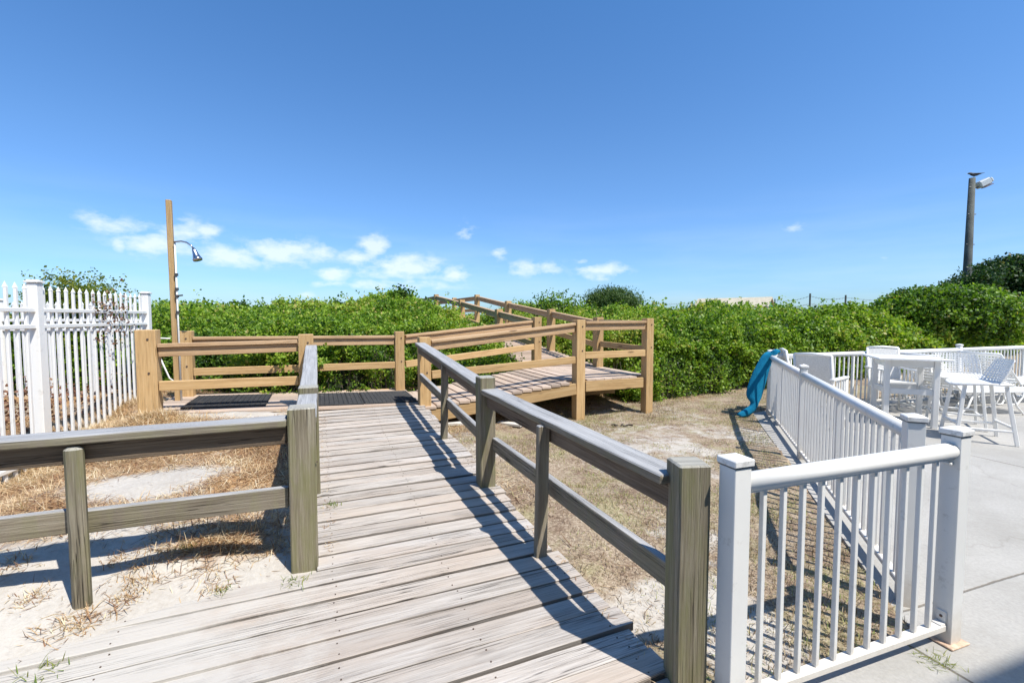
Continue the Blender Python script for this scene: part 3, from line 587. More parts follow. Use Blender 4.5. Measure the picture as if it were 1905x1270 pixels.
# ---------------------------------------------------------------- patio furniture
def local(o): o.location = (0, 0, 0); return o
def sling_chair():
    t = thing('patio_chair', (0, 0, 0), '', 'chair', 'white sling patio chairs', local=True); a = MB()   # faces +x
    for sy in (-.205, .205):
        a.tube([(-.22, sy, 0), (-.20, sy, .40), (-.30, sy, .93)], .017, 8)
    a.tube([(-.30, -.205, .93), (-.305, 0, .945), (-.30, .205, .93)], .018, 8); a.build('back_frame', M['plastic'], t, smooth=True)
    a = MB(); a.beam((-.205, 0, .46), (-.297, 0, .92), .385, .012, up=(1, 0, .2)); a.build('backrest', M['sling'], t)
    a = MB(); a.beam((-.20, 0, .44), (.24, 0, .455), .38, .03); a.build('seat', M['sling'], t)
    for sy in (-.215, .215):
        a = MB(); a.tube([(.23, sy, 0), (.22, sy, .62)], .017, 8); a.build('leg', M['plastic'], t, smooth=True)
        a = MB(); a.box((-.02, sy, .635), .54, .055, .022); a.build('armrest', M['plastic'], t)
        for i in range(4):
            a = MB(); x = -.12+i*.09; a.box((x, sy, .50), .03, .012, .25); a.build('side_slat', M['plastic'], t)
        a = MB(); a.box((0, sy, .37), .42, .02, .035); a.build('side_rail', M['plastic'], t); a = MB(); a.box((0, sy, .10), .42, .02, .03); a.build('side_rail', M['plastic'], t)
    return t
ch = sling_chair(); ch.location = (3.98, 5.86, 0); ch.rotation_euler.z = math.radians(38); ch['label'] = 'white high-back patio chair nearest the side fence, its back to the camera'
c2 = copy_tree(ch); c2.location = (4.16, 6.42, 0); c2.rotation_euler.z = math.radians(-20); c2['label'] = 'white patio chair mostly hidden behind the chair at the side fence'
c3 = copy_tree(ch); c3.location = (5.66, 6.76, 0); c3.rotation_euler.z = math.radians(-104); c3['label'] = 'white high-back patio chair facing the camera behind the square table'
TC = Vector((5.19, 6.02, 0)); tb = thing('patio_table', TC, 'tall square white table between the chairs and the bar stools', 'table', local=True)
a = MB()
for i in range(6): a.box((-.31+i*.124, 0, .868), .12, .74, .024)
a.build('tabletop', M['plastic'], tb)
for s_ in (-1, 1):
    for z_, r_, h_ in ((.81, .25, .09), (.45, .25, .07)):
        for q_ in ((s_*r_, 0, z_, .02, .44), (0, s_*r_, z_, .44, .02)): a = MB(); a.box(q_[:3], q_[3], q_[4], h_); a.build('apron' if z_ > .6 else 'stretcher', M['plastic'], tb)
for sx in (-1, 1):
    for sy in (-1, 1): a = MB(); a.beam((sx*.25, sy*.25, 0), (sx*.25, sy*.25, .855), .058, .058, up=(1, 0, 0)); a.build('leg', M['plastic'], tb)
tb.rotation_euler.z = math.radians(-24)
def bar_stool():
    t = thing('bar_stool', (0, 0, 0), '', 'bar stool', 'white perforated bar stools', local=True)   # faces +x
    # shell back with round holes: a curved lattice
    a = MB(); Wd, cu = .24, .10
    def S(p, q):   # p -1..1 across, q 0..1 up
        z = .66+q*.27; w = Wd*(1-.12*q**3); x = -.19-q*.07+cu*(abs(p)**2.2)*(1-.5*q); return Vector((x, p*w, z-.012*abs(p)**4*q))
    n1, n2 = 15, 9
    for iy in range(n2):
        for ix in range(n1):
            p0, p1 = -1+2*ix/n1, -1+2*(ix+1)/n1; q0, q1 = iy/n2, (iy+1)/n2; c = S((p0+p1)/2, (q0+q1)/2); b_ = len(a.v)
            oc = [S(p0, q0), S(p1, q0), S(p1, q1), S(p0, q1)]; k = .60; sh_ = .0 if iy % 2 else 0
            for v_ in oc: a.v.append(v_)
            for v_ in oc: a.v.append(c+(v_-c)*k)
            for i in range(4): j = (i+1) % 4; a.face((b_+i, b_+j, b_+4+j, b_+4+i), [(0, 0)]*4, .5)
    o = a.build('backrest', M['plastic'], t); sm = o.modifiers.new('s', 'SOLIDIFY'); sm.thickness = .009; sm.offset = 0
    a = MB(); rim = [S(p, 0) for p in (-1,)]+[S(-1, q/6) for q in range(0, 6)]+[S(-.96, .96)]+[S(-.8+1.6*i/8, 1.02) for i in range(9)]+[S(.96, .96)]+[S(1, 1-q/6) for q in range(1, 7)]
    a.tube(rim, .011, 8); a.build('back_rim', M['plastic'], t, smooth=True)
    a = MB(); g = 14
    def T(p, q): return Vector((-.20+q*.42, p*(.235-.02*q), .66-.022*(1-p*p)*math.sin(q*2.6)-.02*q**6))
    for iy in range(g):
        for ix in range(g):
            p0, p1 = -1+2*ix/g, -1+2*(ix+1)/g; q0, q1 = iy/g, (iy+1)/g; c = T((p0+p1)/2, (q0+q1)/2); b_ = len(a.v); oc = [T(p0, q0), T(p1, q0), T(p1, q1), T(p0, q1)]
            for v_ in oc: a.v.append(v_)
            for v_ in oc: a.v.append(c+(v_-c)*.5)
            for i in range(4): j = (i+1) % 4; a.face((b_+i, b_+j, b_+4+j, b_+4+i), [(0, 0)]*4, .5)
    o = a.build('seat', M['plastic'], t); sm = o.modifiers.new('s', 'SOLIDIFY'); sm.thickness = .014
    a = MB(); a.tube([T(-1, 0), T(-1, .5), T(-1, .95), T(-.8, 1.02), T(0, 1.05), T(.8, 1.02), T(1, .95), T(1, .5), T(1, 0), T(0, -.04), T(-1, 0)], .014, 8); a.build('seat_rim', M['plastic'], t, smooth=True)
    ft = {}
    for sx, sy in ((-1, -1), (-1, 1), (1, -1), (1, 1)):
        tp = Vector((.0+sx*.17, sy*.19, .64)); bt = Vector((.0+sx*.25-.01, sy*.245, 0)); ft[sx, sy] = (tp, bt); a = MB(); a.beam(bt, tp, .034, .028, up=(0, 1, 0)); a.build('leg', M['plastic'], t)
    a = MB()
    def at_(k, f): return k[1].lerp(k[0], f)
    for f, prs in ((.30, (((1, -1), (1, 1)), ((-1, -1), (-1, 1)))), (.24, (((1, -1), (-1, -1)), ((1, 1), (-1, 1))))):
        for p, q in prs: a.beam(at_(ft[p], f), at_(ft[q], f), .026, .026)
    a.build('footrest', M['plastic'], t); return t
b1 = bar_stool(); b1.location = (5.36, 5.22, 0); b1.rotation_euler.z = math.radians(152); b1['label'] = 'white perforated bar stool seen from the side, nearest the camera'
b2 = copy_tree(b1); b2.location = (5.74, 5.86, 0); b2.rotation_euler.z = math.radians(-112); b2['label'] = 'white perforated bar stool just behind the nearer stool, its wide back turned square on'
b2.rotation_euler.z = math.radians(-125)
def chaise():
    t = thing('chaise_lounge', (0, 0, 0), '', 'lounge chair', 'white strap chaise lounges on the patio', local=True)   # seat runs +x from the hinge, back rises toward -x
    a = MB(); A_ = math.radians(40)
    for sy in (-.28, .28):
        a.tube([(-.62*math.cos(A_), sy, .34+.75*math.sin(A_)), (0, sy, .34), (1.2, sy, .34), (1.3, sy, .32)], .016, 8)
    a.tube([(-.62*math.cos(A_), -.28, .34+.75*math.sin(A_)), (-.62*math.cos(A_), .28, .34+.75*math.sin(A_))], .016, 8); a.tube([(1.3, -.28, .32), (1.3, .28, .32)], .016, 8); a.build('frame', M['plastic'], t, smooth=True)
    a = MB(); bx_ = Vector((-.62*math.cos(A_), 0, .75*math.sin(A_)))
    for i in range(9): c = Vector((0, 0, .352))+bx_*((i+.7)/9.6); a.beam(c-Vector((0, .29, 0)), c+Vector((0, .29, 0)), .050, .006, up=(bx_.z, 0, -bx_.x))
    a.build('back_straps', M['strap'], t)
    a = MB()
    for i in range(20): a.box((.05+i*.062, 0, .356), .050, .58, .006)
    a.build('seat_straps', M['strap'], t)
    for sy in (-.26, .26):
        a = MB(); a.tube([(-.35, sy, .34), (-.30, sy, .12), (-.18, sy, .012), (.0, sy, .012), (.12, sy, .12), (.2, sy, .33)], .013, 8); a.build('leg', M['plastic'], t, smooth=True)
        a = MB(); a.tube([(.75, sy, .33), (.85, sy, .12), (.95, sy, .012), (1.08, sy, .012), (1.16, sy, .12), (1.2, sy, .33)], .013, 8); a.build('leg', M['plastic'], t, smooth=True)
    return t
l1 = chaise(); l1.location = (6.38, 6.72, 0); l1.rotation_euler.z = math.radians(2); l1['label'] = 'white strap chaise lounge stretching right from behind the square table, behind the bar stools'
l2 = copy_tree(l1); l2.location = (8.02, 7.5, 0); l2.rotation_euler.z = math.radians(14); l2['label'] = 'white strap chaise at the right edge, its raised back above the rear bar stool'
l3 = copy_tree(l1); l3.location = (6.75, 7.22, 0); l3.rotation_euler.z = math.radians(16); l3['label'] = 'white strap chaise close to the hedge-side fence, its raised back just over the table'

# ---------------------------------------------------------------- boards and twigs on the ground
for (x, y, ln, rot, lb) in ((-.02, 5.83, .34, -28, 'bleached white board lying on the dirt below the pine ramp'), (-.70, 5.50, .22, 12, 'short bleached board lying beside the boardwalk edge')):
    a = MB(); z = float(gz(np.array(x), np.array(y)))+.02; a.box((x, y, z), ln, .10, .03, rot=math.radians(rot)); tag(a.build('loose_board', M['driftboard']), lb, 'board')
a = MB(); z = float(gz(np.array(1.37), np.array(5.69)))
for i in range(9): p = Vector((1.37+random.uniform(-.09, .09), 5.69+random.uniform(-.04, .04), z+.012)); q = p+Vector((random.uniform(-.12, .12), random.uniform(-.06, .06), random.uniform(0, .03))); a.tube([p, (p+q)/2+Vector((0, 0, .012)), q], .007, 5)
tag(a.build('driftwood_scrap', M['darkwood']), 'small dark scrap of driftwood on the dirt in front of the ramp platform', 'driftwood')

# ---------------------------------------------------------------- ground cover: straw, dry grass, tufts
def scatter(n, x0, x1, y0, y1, dens, seed):
    g = np.random.default_rng(seed); x = g.uniform(x0, x1, n); y = g.uniform(y0, y1, n); k = g.random(n) < dens(x, y); return x[k], y[k], g
def okspot(x, y):
    u, v = uvof(x, y); bad = ((u > -.06) & (u < 1.17) & (v < 6.6)) | in_patio(x, y) | ((u > -1.6) & (u < 1.2) & (v > 5.45) & (v < 6.7)) | ((u > -3.4) & (u < 0) & (v < 2.2)); return ~bad
def straw(name, n, box, dens, seed, lmin, lmax, wd, m, label, tilt=.12, rsh=.0, rsp=1.):
    x, y, g = scatter(n, *box, lambda x, y: dens(x, y)*okspot(x, y), seed); k = len(x); z = gz(x, y)+g.random(k)*.014
    a = g.uniform(0, 2*np.pi, k); el = np.abs(g.normal(size=k))*tilt; d = np.stack([np.cos(a)*np.cos(el), np.sin(a)*np.cos(el), np.sin(el)], 1)
    r = np.clip(g.random(k)*rsp+rsh+(fbm(x, y, 3, 3, 21)-.5)*.8, 0, 1)
    o = blade_obj(name, np.stack([x, y, z], 1), g.uniform(lmin, lmax, k), g.uniform(.6, 1.3, k)*wd, d, g.normal(size=k)*.025+.01, r, m)
    tag(o, label, 'dry grass', kind='stuff'); return o
straw('straw', 190000, (-5.2, .2, 1.6, 6.3), lambda x, y: np.clip(litter(x, y)*1.5-.25, 0, 1), 3, .03, .11, .0032, M['straw'], 'orange-brown straw and dead grass matted over the sand behind the left railing', tilt=.22)
def sparse(x, y): return .05+0*x
straw('sand_litter', 30000, (-4.5, .3, 1.5, 4.6), sparse, 8, .01, .04, .0025, M['straw'], 'thin scatter of straw bits on bare sand', tilt=.1)
def rd(x, y):
    u, v = uvof(x, y); return (u > 1.13)*np.clip(.35+3.4*(fbm(x, y, 1.7, 5, 31)-.46), 0.03, 1)*sstep(8.6, 7.2, y-np.clip(x-2, 0, 6)*.45)
straw('dry_grass', 230000, (-.9, 5.4, .9, 9.2), rd, 4, .012, .045, .0032, M['drygrass'], 'short dry tan grass and litter on the dirt between the boardwalk and the pool fence', tilt=.75)
def tufts(name, spots, m, label, cat, per=60, hmin=.03, hmax=.09, rad=.04, wd=.003, rl=0., rh=1., sp=.8, loose=False):
    g = np.random.default_rng(sum(map(ord, name))+len(spots)+int(abs(spots[0][0])*100)); objs = []
    S_ = [spots] if loose is False else [[s] for s in spots]
    for i, grp in enumerate(S_):
        c = np.repeat(np.array([[s[0], s[1]] for s in grp]), per, 0); sz = np.repeat(np.array([s[2] if len(s) > 2 else 1. for s in grp]), per); k = len(c)
        xy = c+g.normal(size=(k, 2))*rad*sz[:, None]*.5; z = (gz(xy[:, 0], xy[:, 1]) if len(grp[0]) < 4 else np.full(k, grp[0][3]))
        a = g.uniform(0, 2*np.pi, k); el = np.clip(g.normal(size=k)*.45+sp, .05, 1.5); d = np.stack([np.cos(a)*np.cos(el), np.sin(a)*np.cos(el), np.sin(el)], 1)
        objs.append(blade_obj(name, np.stack([xy[:, 0], xy[:, 1], z], 1), g.uniform(hmin, hmax, k)*sz, g.uniform(.7, 1.3, k)*wd, d, g.normal(size=k)*.08, g.uniform(rl, rh, k), m))
    for o in objs: tag(o, label, cat, kind='stuff')
    return objs
straw('dry_stems', 900, (.2, 4.4, 1.2, 7.6), lambda x, y: .25+0*x, 14, .08, .24, .004, M['straw'], 'long pale dead stems lying about the dry yard', tilt=.06)
g_ = np.random.default_rng(77); sp_ = []
while len(sp_) < 700:
    x, y = g_.uniform(.0, 5), g_.uniform(1.2, 7.6)
    if okspot(np.array(x), np.array(y)) and uvof(x, y)[0] > 1.15 and fbm(x, y, 1.1, 3, 41) > .45: sp_.append((x, y, g_.uniform(.5, 1.1)))
tufts('green_tufts', sp_, M['drygrass'], 'low tufts of half-green grass in the dry yard right of the boardwalk', 'grass', per=30, hmin=.015, hmax=.05, rad=.10, rl=.45, rh=1.)
sp_ = []
while len(sp_) < 150:
    x, y = g_.uniform(-4.4, 0), g_.uniform(1.9, 5.4)
    if okspot(np.array(x), np.array(y)) and litter(np.array(x), np.array(y)) > .35: sp_.append((x, y, g_.uniform(.6, 1.4)))
tufts('straw_tufts', sp_, M['straw'], 'upright clumps of dead straw on the sand left of the boardwalk', 'dry grass', per=34, hmin=.03, hmax=.10, rad=.09, rl=.3, rh=1., sp=.6)
tufts('straw_tufts', [(-1.56, 2.14, 1.2), (-1.72, 2.22, 1.1), (-1.48, 2.3, 1.2), (-1.49, 2.17, 1.1), (-1.71, 2.01, 0.8), (-1.87, 2.1, 0.7), (-1.77, 1.76, 0.9), (-1.73, 1.78, 0.7), (-1.32, 2.41, 1.2), (-1.33, 2.29, 1.0), (-1.49, 2.41, 1.2), (-1.71, 2.35, 1.0), (-1.66, 2.07, 0.9), (-1.2, 2.3, 0.9), (-1.36, 2.03, 0.7), (-2.01, 1.85, 0.6), (-2.22, 1.99, 0.7), (-1.65, 1.91, 0.5)], M['straw'], 'loose piles of dead straw on the sand in front of the left railing', 'dry grass', per=130, hmin=.02, hmax=.085, rad=.12, rl=.1, rh=.95, sp=.28)
cl = []
for px in ((-1.9, 5.1), (-1.7, 4.95), (-1.45, 5.15), (-1.25, 5.2), (-1.75, 5.3), (-2.1, 5.2), (-2.3, 5.4), (-2.0, 5.6), (-1.35, 5.0), (-1.6, 5.25), (-2.5, 5.0)):
    q = W(*px); cl.append((q.x, q.y, 1.7))
tufts('straw_heap', cl, M['straw'], 'heap of bleached straw at the foot of the left landing post', 'dry grass', per=300, hmin=.025, hmax=.06, rad=.22, rl=.5, rh=1., sp=.5)
def on(u, v): p = W(u, v); return (p.x, p.y)
for (u, v, s, lb) in ((-.13, 2.30, 1., 'small green weed growing between the planks below the left corner post'), (-.42, 2.36, .8, 'small green weed in the sand just left of the left corner post'), (.05, 3.05, 1., 'green sprig growing at the left edge of the boardwalk'), (-.93, 2.07, 1.4, 'pale green weed tuft on the sandy planks at lower left'), (-.62, 2.66, 1.0, 'green weed in the straw between the two left posts')):
    x, y = on(u, v); z = max(float(zdeck(v)), float(gz(np.array(x), np.array(y)))); tufts('weed', [(x, y, s, z)], M['leafyel'], lb, 'weed', per=40, hmin=.012, hmax=.045, rad=.06, wd=.003, rl=.3, sp=.6)
tufts('weed', [(1.73, 1.79, 1.1, 0.)], M['leafyel'], 'pale grass tuft growing in the concrete joint by the foreground fence post', 'weed', per=90, hmin=.015, hmax=.05, rad=.06, wd=.0022, rl=.5, sp=.35)
# leaves and litter caught at the deck edges
sx = []
for i in range(240):
    side = random.random() < .55; v = 2.5+2.8*random.random(); u = (0.0+abs(random.gauss(0, .03))) if side else 1.12+random.gauss(0, .02)
    p = W(u, v if side else 1.2+3.8*random.random()); uu, vv = uvof(p.x, p.y); sx.append((p.x, p.y, float(zdeck(vv))+.002))
sx = np.array(sx); k = len(sx); aa = g_.uniform(0, 6.28, k)
tag(blade_obj('deck_litter', sx, g_.uniform(.015, .06, k), g_.uniform(.002, .004, k), np.stack([np.cos(aa), np.sin(aa), 0*aa], 1), np.full(k, .04), g_.random(k)*.8, M['straw']), 'bits of straw blown against the boardwalk edges', 'dry grass', kind='stuff')

# ---------------------------------------------------------------- dune thicket
def front_dist(x, y):
    """signed distance (positive inside) of the thicket's front edge, metres"""
    u, v = uvof(x, y); yf = np.interp(x, [-9, -5.2, -4.6, -2.9, -1.6, .2, .9, 1.9, 2.3, 3.1, 4.2, 5.2, 9, 16], [6.45, 6.45, 6.2, 5.85, 6.62, 7.5, 8.1, 7.3, 7.45, 7.85, 8.7, 9.1, 10.2, 12.6])
    d = y-yf+(fbm(x, y, 1.2, 3, 51)-.5)*.5*sstep(1.6, 2.6, x)
    # keep clear of the raised walkway and the ramp
    bx, by = .42, 7.84; s = -(x-bx)*.39+(y-by)*.92; c = (x-bx)*.92+(y-by)*.39
    clr = np.maximum(np.maximum(-.12-c, c-1.20), -1.0-s); clr = np.where(s > 14, 9, clr); d = np.minimum(d, clr)
    inr = np.minimum(np.minimum(u-1.0, 4.62-u), np.minimum(v-5.2, 7.15-v)); d = np.minimum(d, -inr)
    return d
def top_z(x, y):
    az = x/np.maximum(y, .1)
    ridge = np.interp(az, [-1.12, -.74, -.62, -.5, -.38, -.30, -.245, -.19, -.15, -.10, -.03, .03, .1, .2, .4, .6, .8, .9, 1.1], [1.75, 1.72, 1.74, 1.72, 1.75, 1.98, 2.15, 2.0, 1.80, 1.45, 1.42, 1.75, 1.72, 1.66, 1.66, 1.72, 1.8, 1.9, 2.])
    ridge = 1.4+(ridge-1.4)*.80-.13-.10*sstep(.12, .3, az)*sstep(.95, .75, az)
    low = np.interp(az, [-1, -.45, -.3, -.2, -.12, 0, .15, .3, .6, 1], [1.12, 1.12, 1.15, 1.2, 1.12, 1.1, 1.12, 1.16, 1.12, 1.12])
    low = low+.22*np.exp(-((x-3.4)**2/3.+(y-9.2)**2/2.))
    t = sstep(7.2, 13.5, y-np.clip(np.abs(x)-3, 0, 10)*.1); z = low*(1-t)+ridge*t
    z = z+(fbm(x, y, .75, 4, 61)-.5)*.85*(.45+.2*t)+(fbm(x, y, 3.2, 3, 62)-.5)*.22
    z = z-2.2*sstep(15, 30, y)
    bx, by = .42, 7.84; s = -(x-bx)*.39+(y-by)*.92; c = (x-bx)*.92+(y-by)*.39   # lower beside the walkway so its deck shows
    wz = np.interp(s, [-1, 0, 1.75, 4.2, 6.8, 14], [.6, .75, 1.12, 1.30, 1.52, 1.6]); lowd = np.where(c < .5, np.abs(c), np.abs(c-1.06)); k = sstep(1.5, .2, lowd)*(s > -1.2)*(s < 14)
    return z*(1-k)+np.minimum(z, wz)*k
def thicket(name, x0, x1, y0, y1, n, seed, label):
    xs = np.arange(x0, x1, .1); ys = np.arange(y0, y1, .1); X, Y = np.meshgrid(xs, ys); D = front_dist(X, Y); G = gz(X, Y, False); T = top_z(X, Y)
    prof = np.clip(D/.55, 0, 1); Hh = np.maximum(T-G, .2)*np.sqrt(1-(1-prof)**2.); Z = G+Hh; ok = D > 0.0
    ny_, nx_ = X.shape; P = np.stack([X, Y, Z], -1); q = ok[:-1, :-1] & ok[1:, :-1] & ok[:-1, 1:] & ok[1:, 1:]
    A = P[:-1, :-1][q]; B = P[:-1, 1:][q]; C_ = P[1:, 1:][q]; D_ = P[1:, :-1][q]; nrm = np.cross(C_-A, D_-B); ar = np.linalg.norm(nrm, axis=1); nrm = nrm/ar[:, None]
    cen = (A+C_)/2; dist = np.linalg.norm(cen-np.array([0, 0, H]), axis=1); facing = np.clip((-(cen-np.array([0, 0, H]))*nrm).sum(1)/dist, 0, 1)
    g = np.random.default_rng(seed); wgt = ar*(.25+facing)/dist**1.25*(np.abs(cen[:, 0])/cen[:, 1] < 1.28); wgt /= wgt.sum(); pick = g.choice(len(ar), n, p=wgt); a, b = g.random(n)[:, None], g.random(n)[:, None]
    Pp = (A[pick]*(1-a)+B[pick]*a)*(1-b)+(D_[pick]*(1-a)+C_[pick]*a)*b; Nn = nrm[pick]; dd = dist[pick]
    size = .039*(dd/8)**.75*(.7+.6*g.random(n)); depth = g.random(n)**1.7
    clump = fbm(Pp[:, 0]*1., Pp[:, 1]+Pp[:, 2]*1.7, 2.3, 4, 71); Pp = Pp-Nn*(depth*.24-.03)[:, None]+Nn*((clump-.5)*.85)[:, None]
    fm = (D > .0) & (D < .32) & (np.abs(X)/Y < 1.28); fx, fy, fz, fg = X[fm], Y[fm], Z[fm], G[fm]; kf = min(14000, len(fx)*36); pk = g.integers(0, len(fx), kf)
    fp = np.stack([fx[pk]+g.normal(size=kf)*.05, fy[pk]-.06+g.normal(size=kf)*.05, fg[pk]+.02+(fz[pk]-fg[pk])*g.random(kf)**.8], 1)
    Pp = np.concatenate([Pp, fp]); Nn = np.concatenate([Nn, np.tile([[0, -.9, .3]], (kf, 1))]); size = np.concatenate([size, .034*(np.hypot(fp[:, 0], fp[:, 1])/8)**.75*(.7+.6*g.random(kf))]); n = len(Pp)
    clump = fbm(Pp[:, 0]*1., Pp[:, 1]+Pp[:, 2]*1.7, 2.3, 4, 71)
    tips = g.random(n) < .07; Pp[tips, 2] += g.random(tips.sum())**2.5*.34
    col = .56+(clump-.5)*1.0+(fbm(Pp[:, 0], Pp[:, 1], .7, 3, 72)-.5)*.7
    V, F, r = leaves(Pp, Nn, size, per=7, spread=1.7, seed=seed, base_rnd=col)
    # understorey shell
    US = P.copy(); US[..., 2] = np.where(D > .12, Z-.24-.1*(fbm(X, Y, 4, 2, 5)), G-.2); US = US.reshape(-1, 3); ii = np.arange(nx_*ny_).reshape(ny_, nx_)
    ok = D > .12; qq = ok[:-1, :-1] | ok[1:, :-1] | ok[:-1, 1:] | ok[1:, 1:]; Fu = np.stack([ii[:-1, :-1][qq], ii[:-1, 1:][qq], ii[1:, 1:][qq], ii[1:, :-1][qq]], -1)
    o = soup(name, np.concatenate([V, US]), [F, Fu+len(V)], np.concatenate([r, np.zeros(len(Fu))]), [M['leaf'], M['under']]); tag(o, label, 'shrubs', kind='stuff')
    # woody stems along the front edge
    return o
thicket('dune_thicket', -11, -.0, 5.6, 24, 62000, 101, 'dense green shrub thicket covering the dune left of and behind the landing')
thicket('dune_thicket', 0., 17, 6.6, 24, 66000, 102, 'dense green shrub thicket covering the dune from the raised walkway to the right edge')
# bare stems and litter at the thicket's foot
st = MB()
for i in range(520):
    x = random.uniform(-3.6, 5.5); yy = np.arange(5.8, 10, .05); dd = front_dist(np.full_like(yy, x), yy); w_ = np.where(dd > .02)[0]
    if not len(w_): continue
    y = yy[w_[0]]+random.uniform(.0, .3); z = float(gz(np.array(x), np.array(y))); p = Vector((x, y, z-.03)); l = random.uniform(.25, .7)
    st.tube([p, p+Vector((random.uniform(-.08, .08), random.uniform(-.05, .05), l*.5)), p+Vector((random.uniform(-.2, .2), random.uniform(-.15, .1), l))], [.008, .006, .003], 5, caps=False)
tag(st.build('thicket_stems', M['bark']), 'thin bare stems at the foot of the green thicket', 'shrubs', kind='stuff')

# ---------------------------------------------------------------- individual bushes
def blob_bush(name, c, rx, ry, rz, n, lsize, m, label, cat='bush', lobes=9, seed=1, trunk=True, asp=.42, per=7, updir=.25, spiky=0., group=None, base=.45):
    g = np.random.default_rng(seed); c = np.array(c, float); t = thing(name, Vector((c[0], c[1], max(c[2]-rz, float(gz(c[0], c[1]))-.02))), label, cat, group)
    L_ = []; 
    for i in range(lobes): d = unit(g.normal(size=(1, 3)))[0]; d[2] = abs(d[2])*.9-.1; L_.append((c+d*np.array([rx, ry, rz])*.55*g.uniform(.5, 1.), g.uniform(.38, .6)))
    L_.append((c, .6)); P = []; Nn = []
    for i, (lc, s) in enumerate(L_):
        k = n//len(L_); d = unit(g.normal(size=(k, 3))); rr_ = 1-g.random(k)**2*.35; e = np.array([rx, ry, rz])*s; p = lc+d*e*rr_[:, None]*(1+(fbm(d[:, 0]*3, d[:, 1]*3+d[:, 2]*2, 2, 3, i)-.5)*.5)[:, None]; P.append(p); Nn.append(unit(d/e))
    P = np.concatenate(P); Nn = np.concatenate(Nn)
    if spiky: P = P+Nn*(g.random(len(P))**4*spiky)[:, None]
    # drop what lies deep inside other lobes
    ins = np.zeros(len(P), bool)
    for lc, s in L_: ins |= (((P-lc)/(np.array([rx, ry, rz])*s*.62))**2).sum(1) < 1
    P = P[~ins]; Nn = Nn[~ins]; P = P[P[:, 2] > c[2]-rz*1.05] if True else P; Nn = Nn[:len(P)]
    V, F, r = leaves(P, Nn, np.full(len(P), lsize), per=per, seed=seed, base_rnd=base+(fbm(P[:, 0]+P[:, 2], P[:, 1]-P[:, 2], 2.5, 3, seed)-.5)*1., asp=asp, updir=updir)
    soup('crown', V, [F], r, m, t)
    a = MB(); z0 = float(gz(c[0], c[1]))-.05; b0 = Vector((c[0], c[1], z0)); R0 = max(.02, rz*.06)
    a.tube([b0, b0.lerp(Vector(c), .5)+Vector((.03, 0, 0)), Vector(c)], [R0, R0*.8, R0*.5], 7)
    for lc, s in L_[:7]: mid = b0.lerp(Vector(c), .6); e = Vector(lc); a.tube([mid, mid.lerp(e, .5)+Vector((0, 0, .04)), e], [R0*.6, R0*.4, R0*.15], 6)
    a.build('trunk', M['bark'], t)
    return t
cz = lambda px, py, y: ((px-952.5)/850*y, y, H+(590-py)*y/850)   # a helper for reading off positions at depth y
blob_bush('juniper_bush', (3.28, 14.6, 1.80), .92, .7, .33, 5200, .08, M['leafmid'], 'rounded dark green bush standing above the thicket behind the ramp platform', lobes=15, seed=31, asp=.13, per=9, updir=1.1, spiky=.36, base=.68)
blob_bush('shrub', (-2.85, 11.6, 1.62), .42, .36, .36, 2000, .06, M['leaf'], 'dark leafy shrub poking up at the top of the green hump left of the walkway', lobes=6, seed=6, base=.25, spiky=.3)
blob_bush('shrub', (-2.95, 11.4, 1.42), 1.15, 1.1, .62, 8000, .055, M['leaf'], 'broad green hump of shrubs left of the raised walkway', lobes=12, seed=16, base=.55)
blob_bush('shrub', (1.25, 12.6, 1.50), .75, .5, .22, 1100, .055, M['leaf'], 'straggly dark shrub on the skyline just right of the raised walkway', lobes=8, seed=7, spiky=.5, base=.3)
blob_bush('beach_tree', (10.9, 11.6, 1.35), 2.1, 1.7, .98, 26000, .062, M['leaf'], 'large rounded dark green bush at the right below the utility pole', 'tree', lobes=18, seed=8, base=.33)
blob_bush('beach_tree', (16.2, 14.2, 2.0), 2.3, 2.0, 1.35, 22000, .075, M['leafdark'], 'darkest tree at the far right edge, rising behind the large bush', 'tree', lobes=16, seed=9, base=.5)
blob_bush('vine_bush', (-6.35, 6.75, 1.50), .60, .4, .40, 3000, .036, M['leafyel'], 'yellow-green leafy bush rising behind the white picket fence', lobes=12, seed=10, spiky=.35, base=.45)
blob_bush('vine_bush', (-7.5, 6.8, 1.05), .6, .4, .4, 2600, .036, M['leaf'], 'green bush behind the picket fence at the very left edge', lobes=8, seed=12, spiky=.2, base=.4)
blob_bush('shrub', (6.6, 15.2, 1.52), .55, .5, .38, 3200, .055, M['leaf'], 'green shrub on the skyline hiding part of the pavilion roof', lobes=7, seed=13, spiky=.2, base=.5)
# wisps of vine around the pole foot
blob_bush('vine_clump', (13.5, 13.4, 2.3), .5, .3, .32, 900, .06, M['leafdark'], 'thin vine clump climbing the foot of the utility pole', 'vine', lobes=5, seed=14, spiky=.5, base=.5)
# grass blades on the skyline
gk = np.random.default_rng(3); n = 1500; x = gk.uniform(-7, 9, n); y = gk.uniform(11.5, 14.5, n); z = top_z(x, y)-.05; ok = front_dist(x, y) > .3; x, y, z = x[ok], y[ok], z[ok]; k = len(x)
a_ = gk.uniform(0, 6.28, k); el = gk.uniform(1.1, 1.5, k)
tag(blade_obj('beach_grass', np.stack([x, y, z], 1), gk.uniform(.12, .38, k), np.full(k, .008), np.stack([np.cos(a_)*np.cos(el), np.sin(a_)*np.cos(el), np.sin(el)], 1), gk.normal(size=k)*.03, gk.uniform(.6, 1, k), M['drygrass']), 'thin grass stalks standing above the thicket skyline', 'grass', kind='stuff')
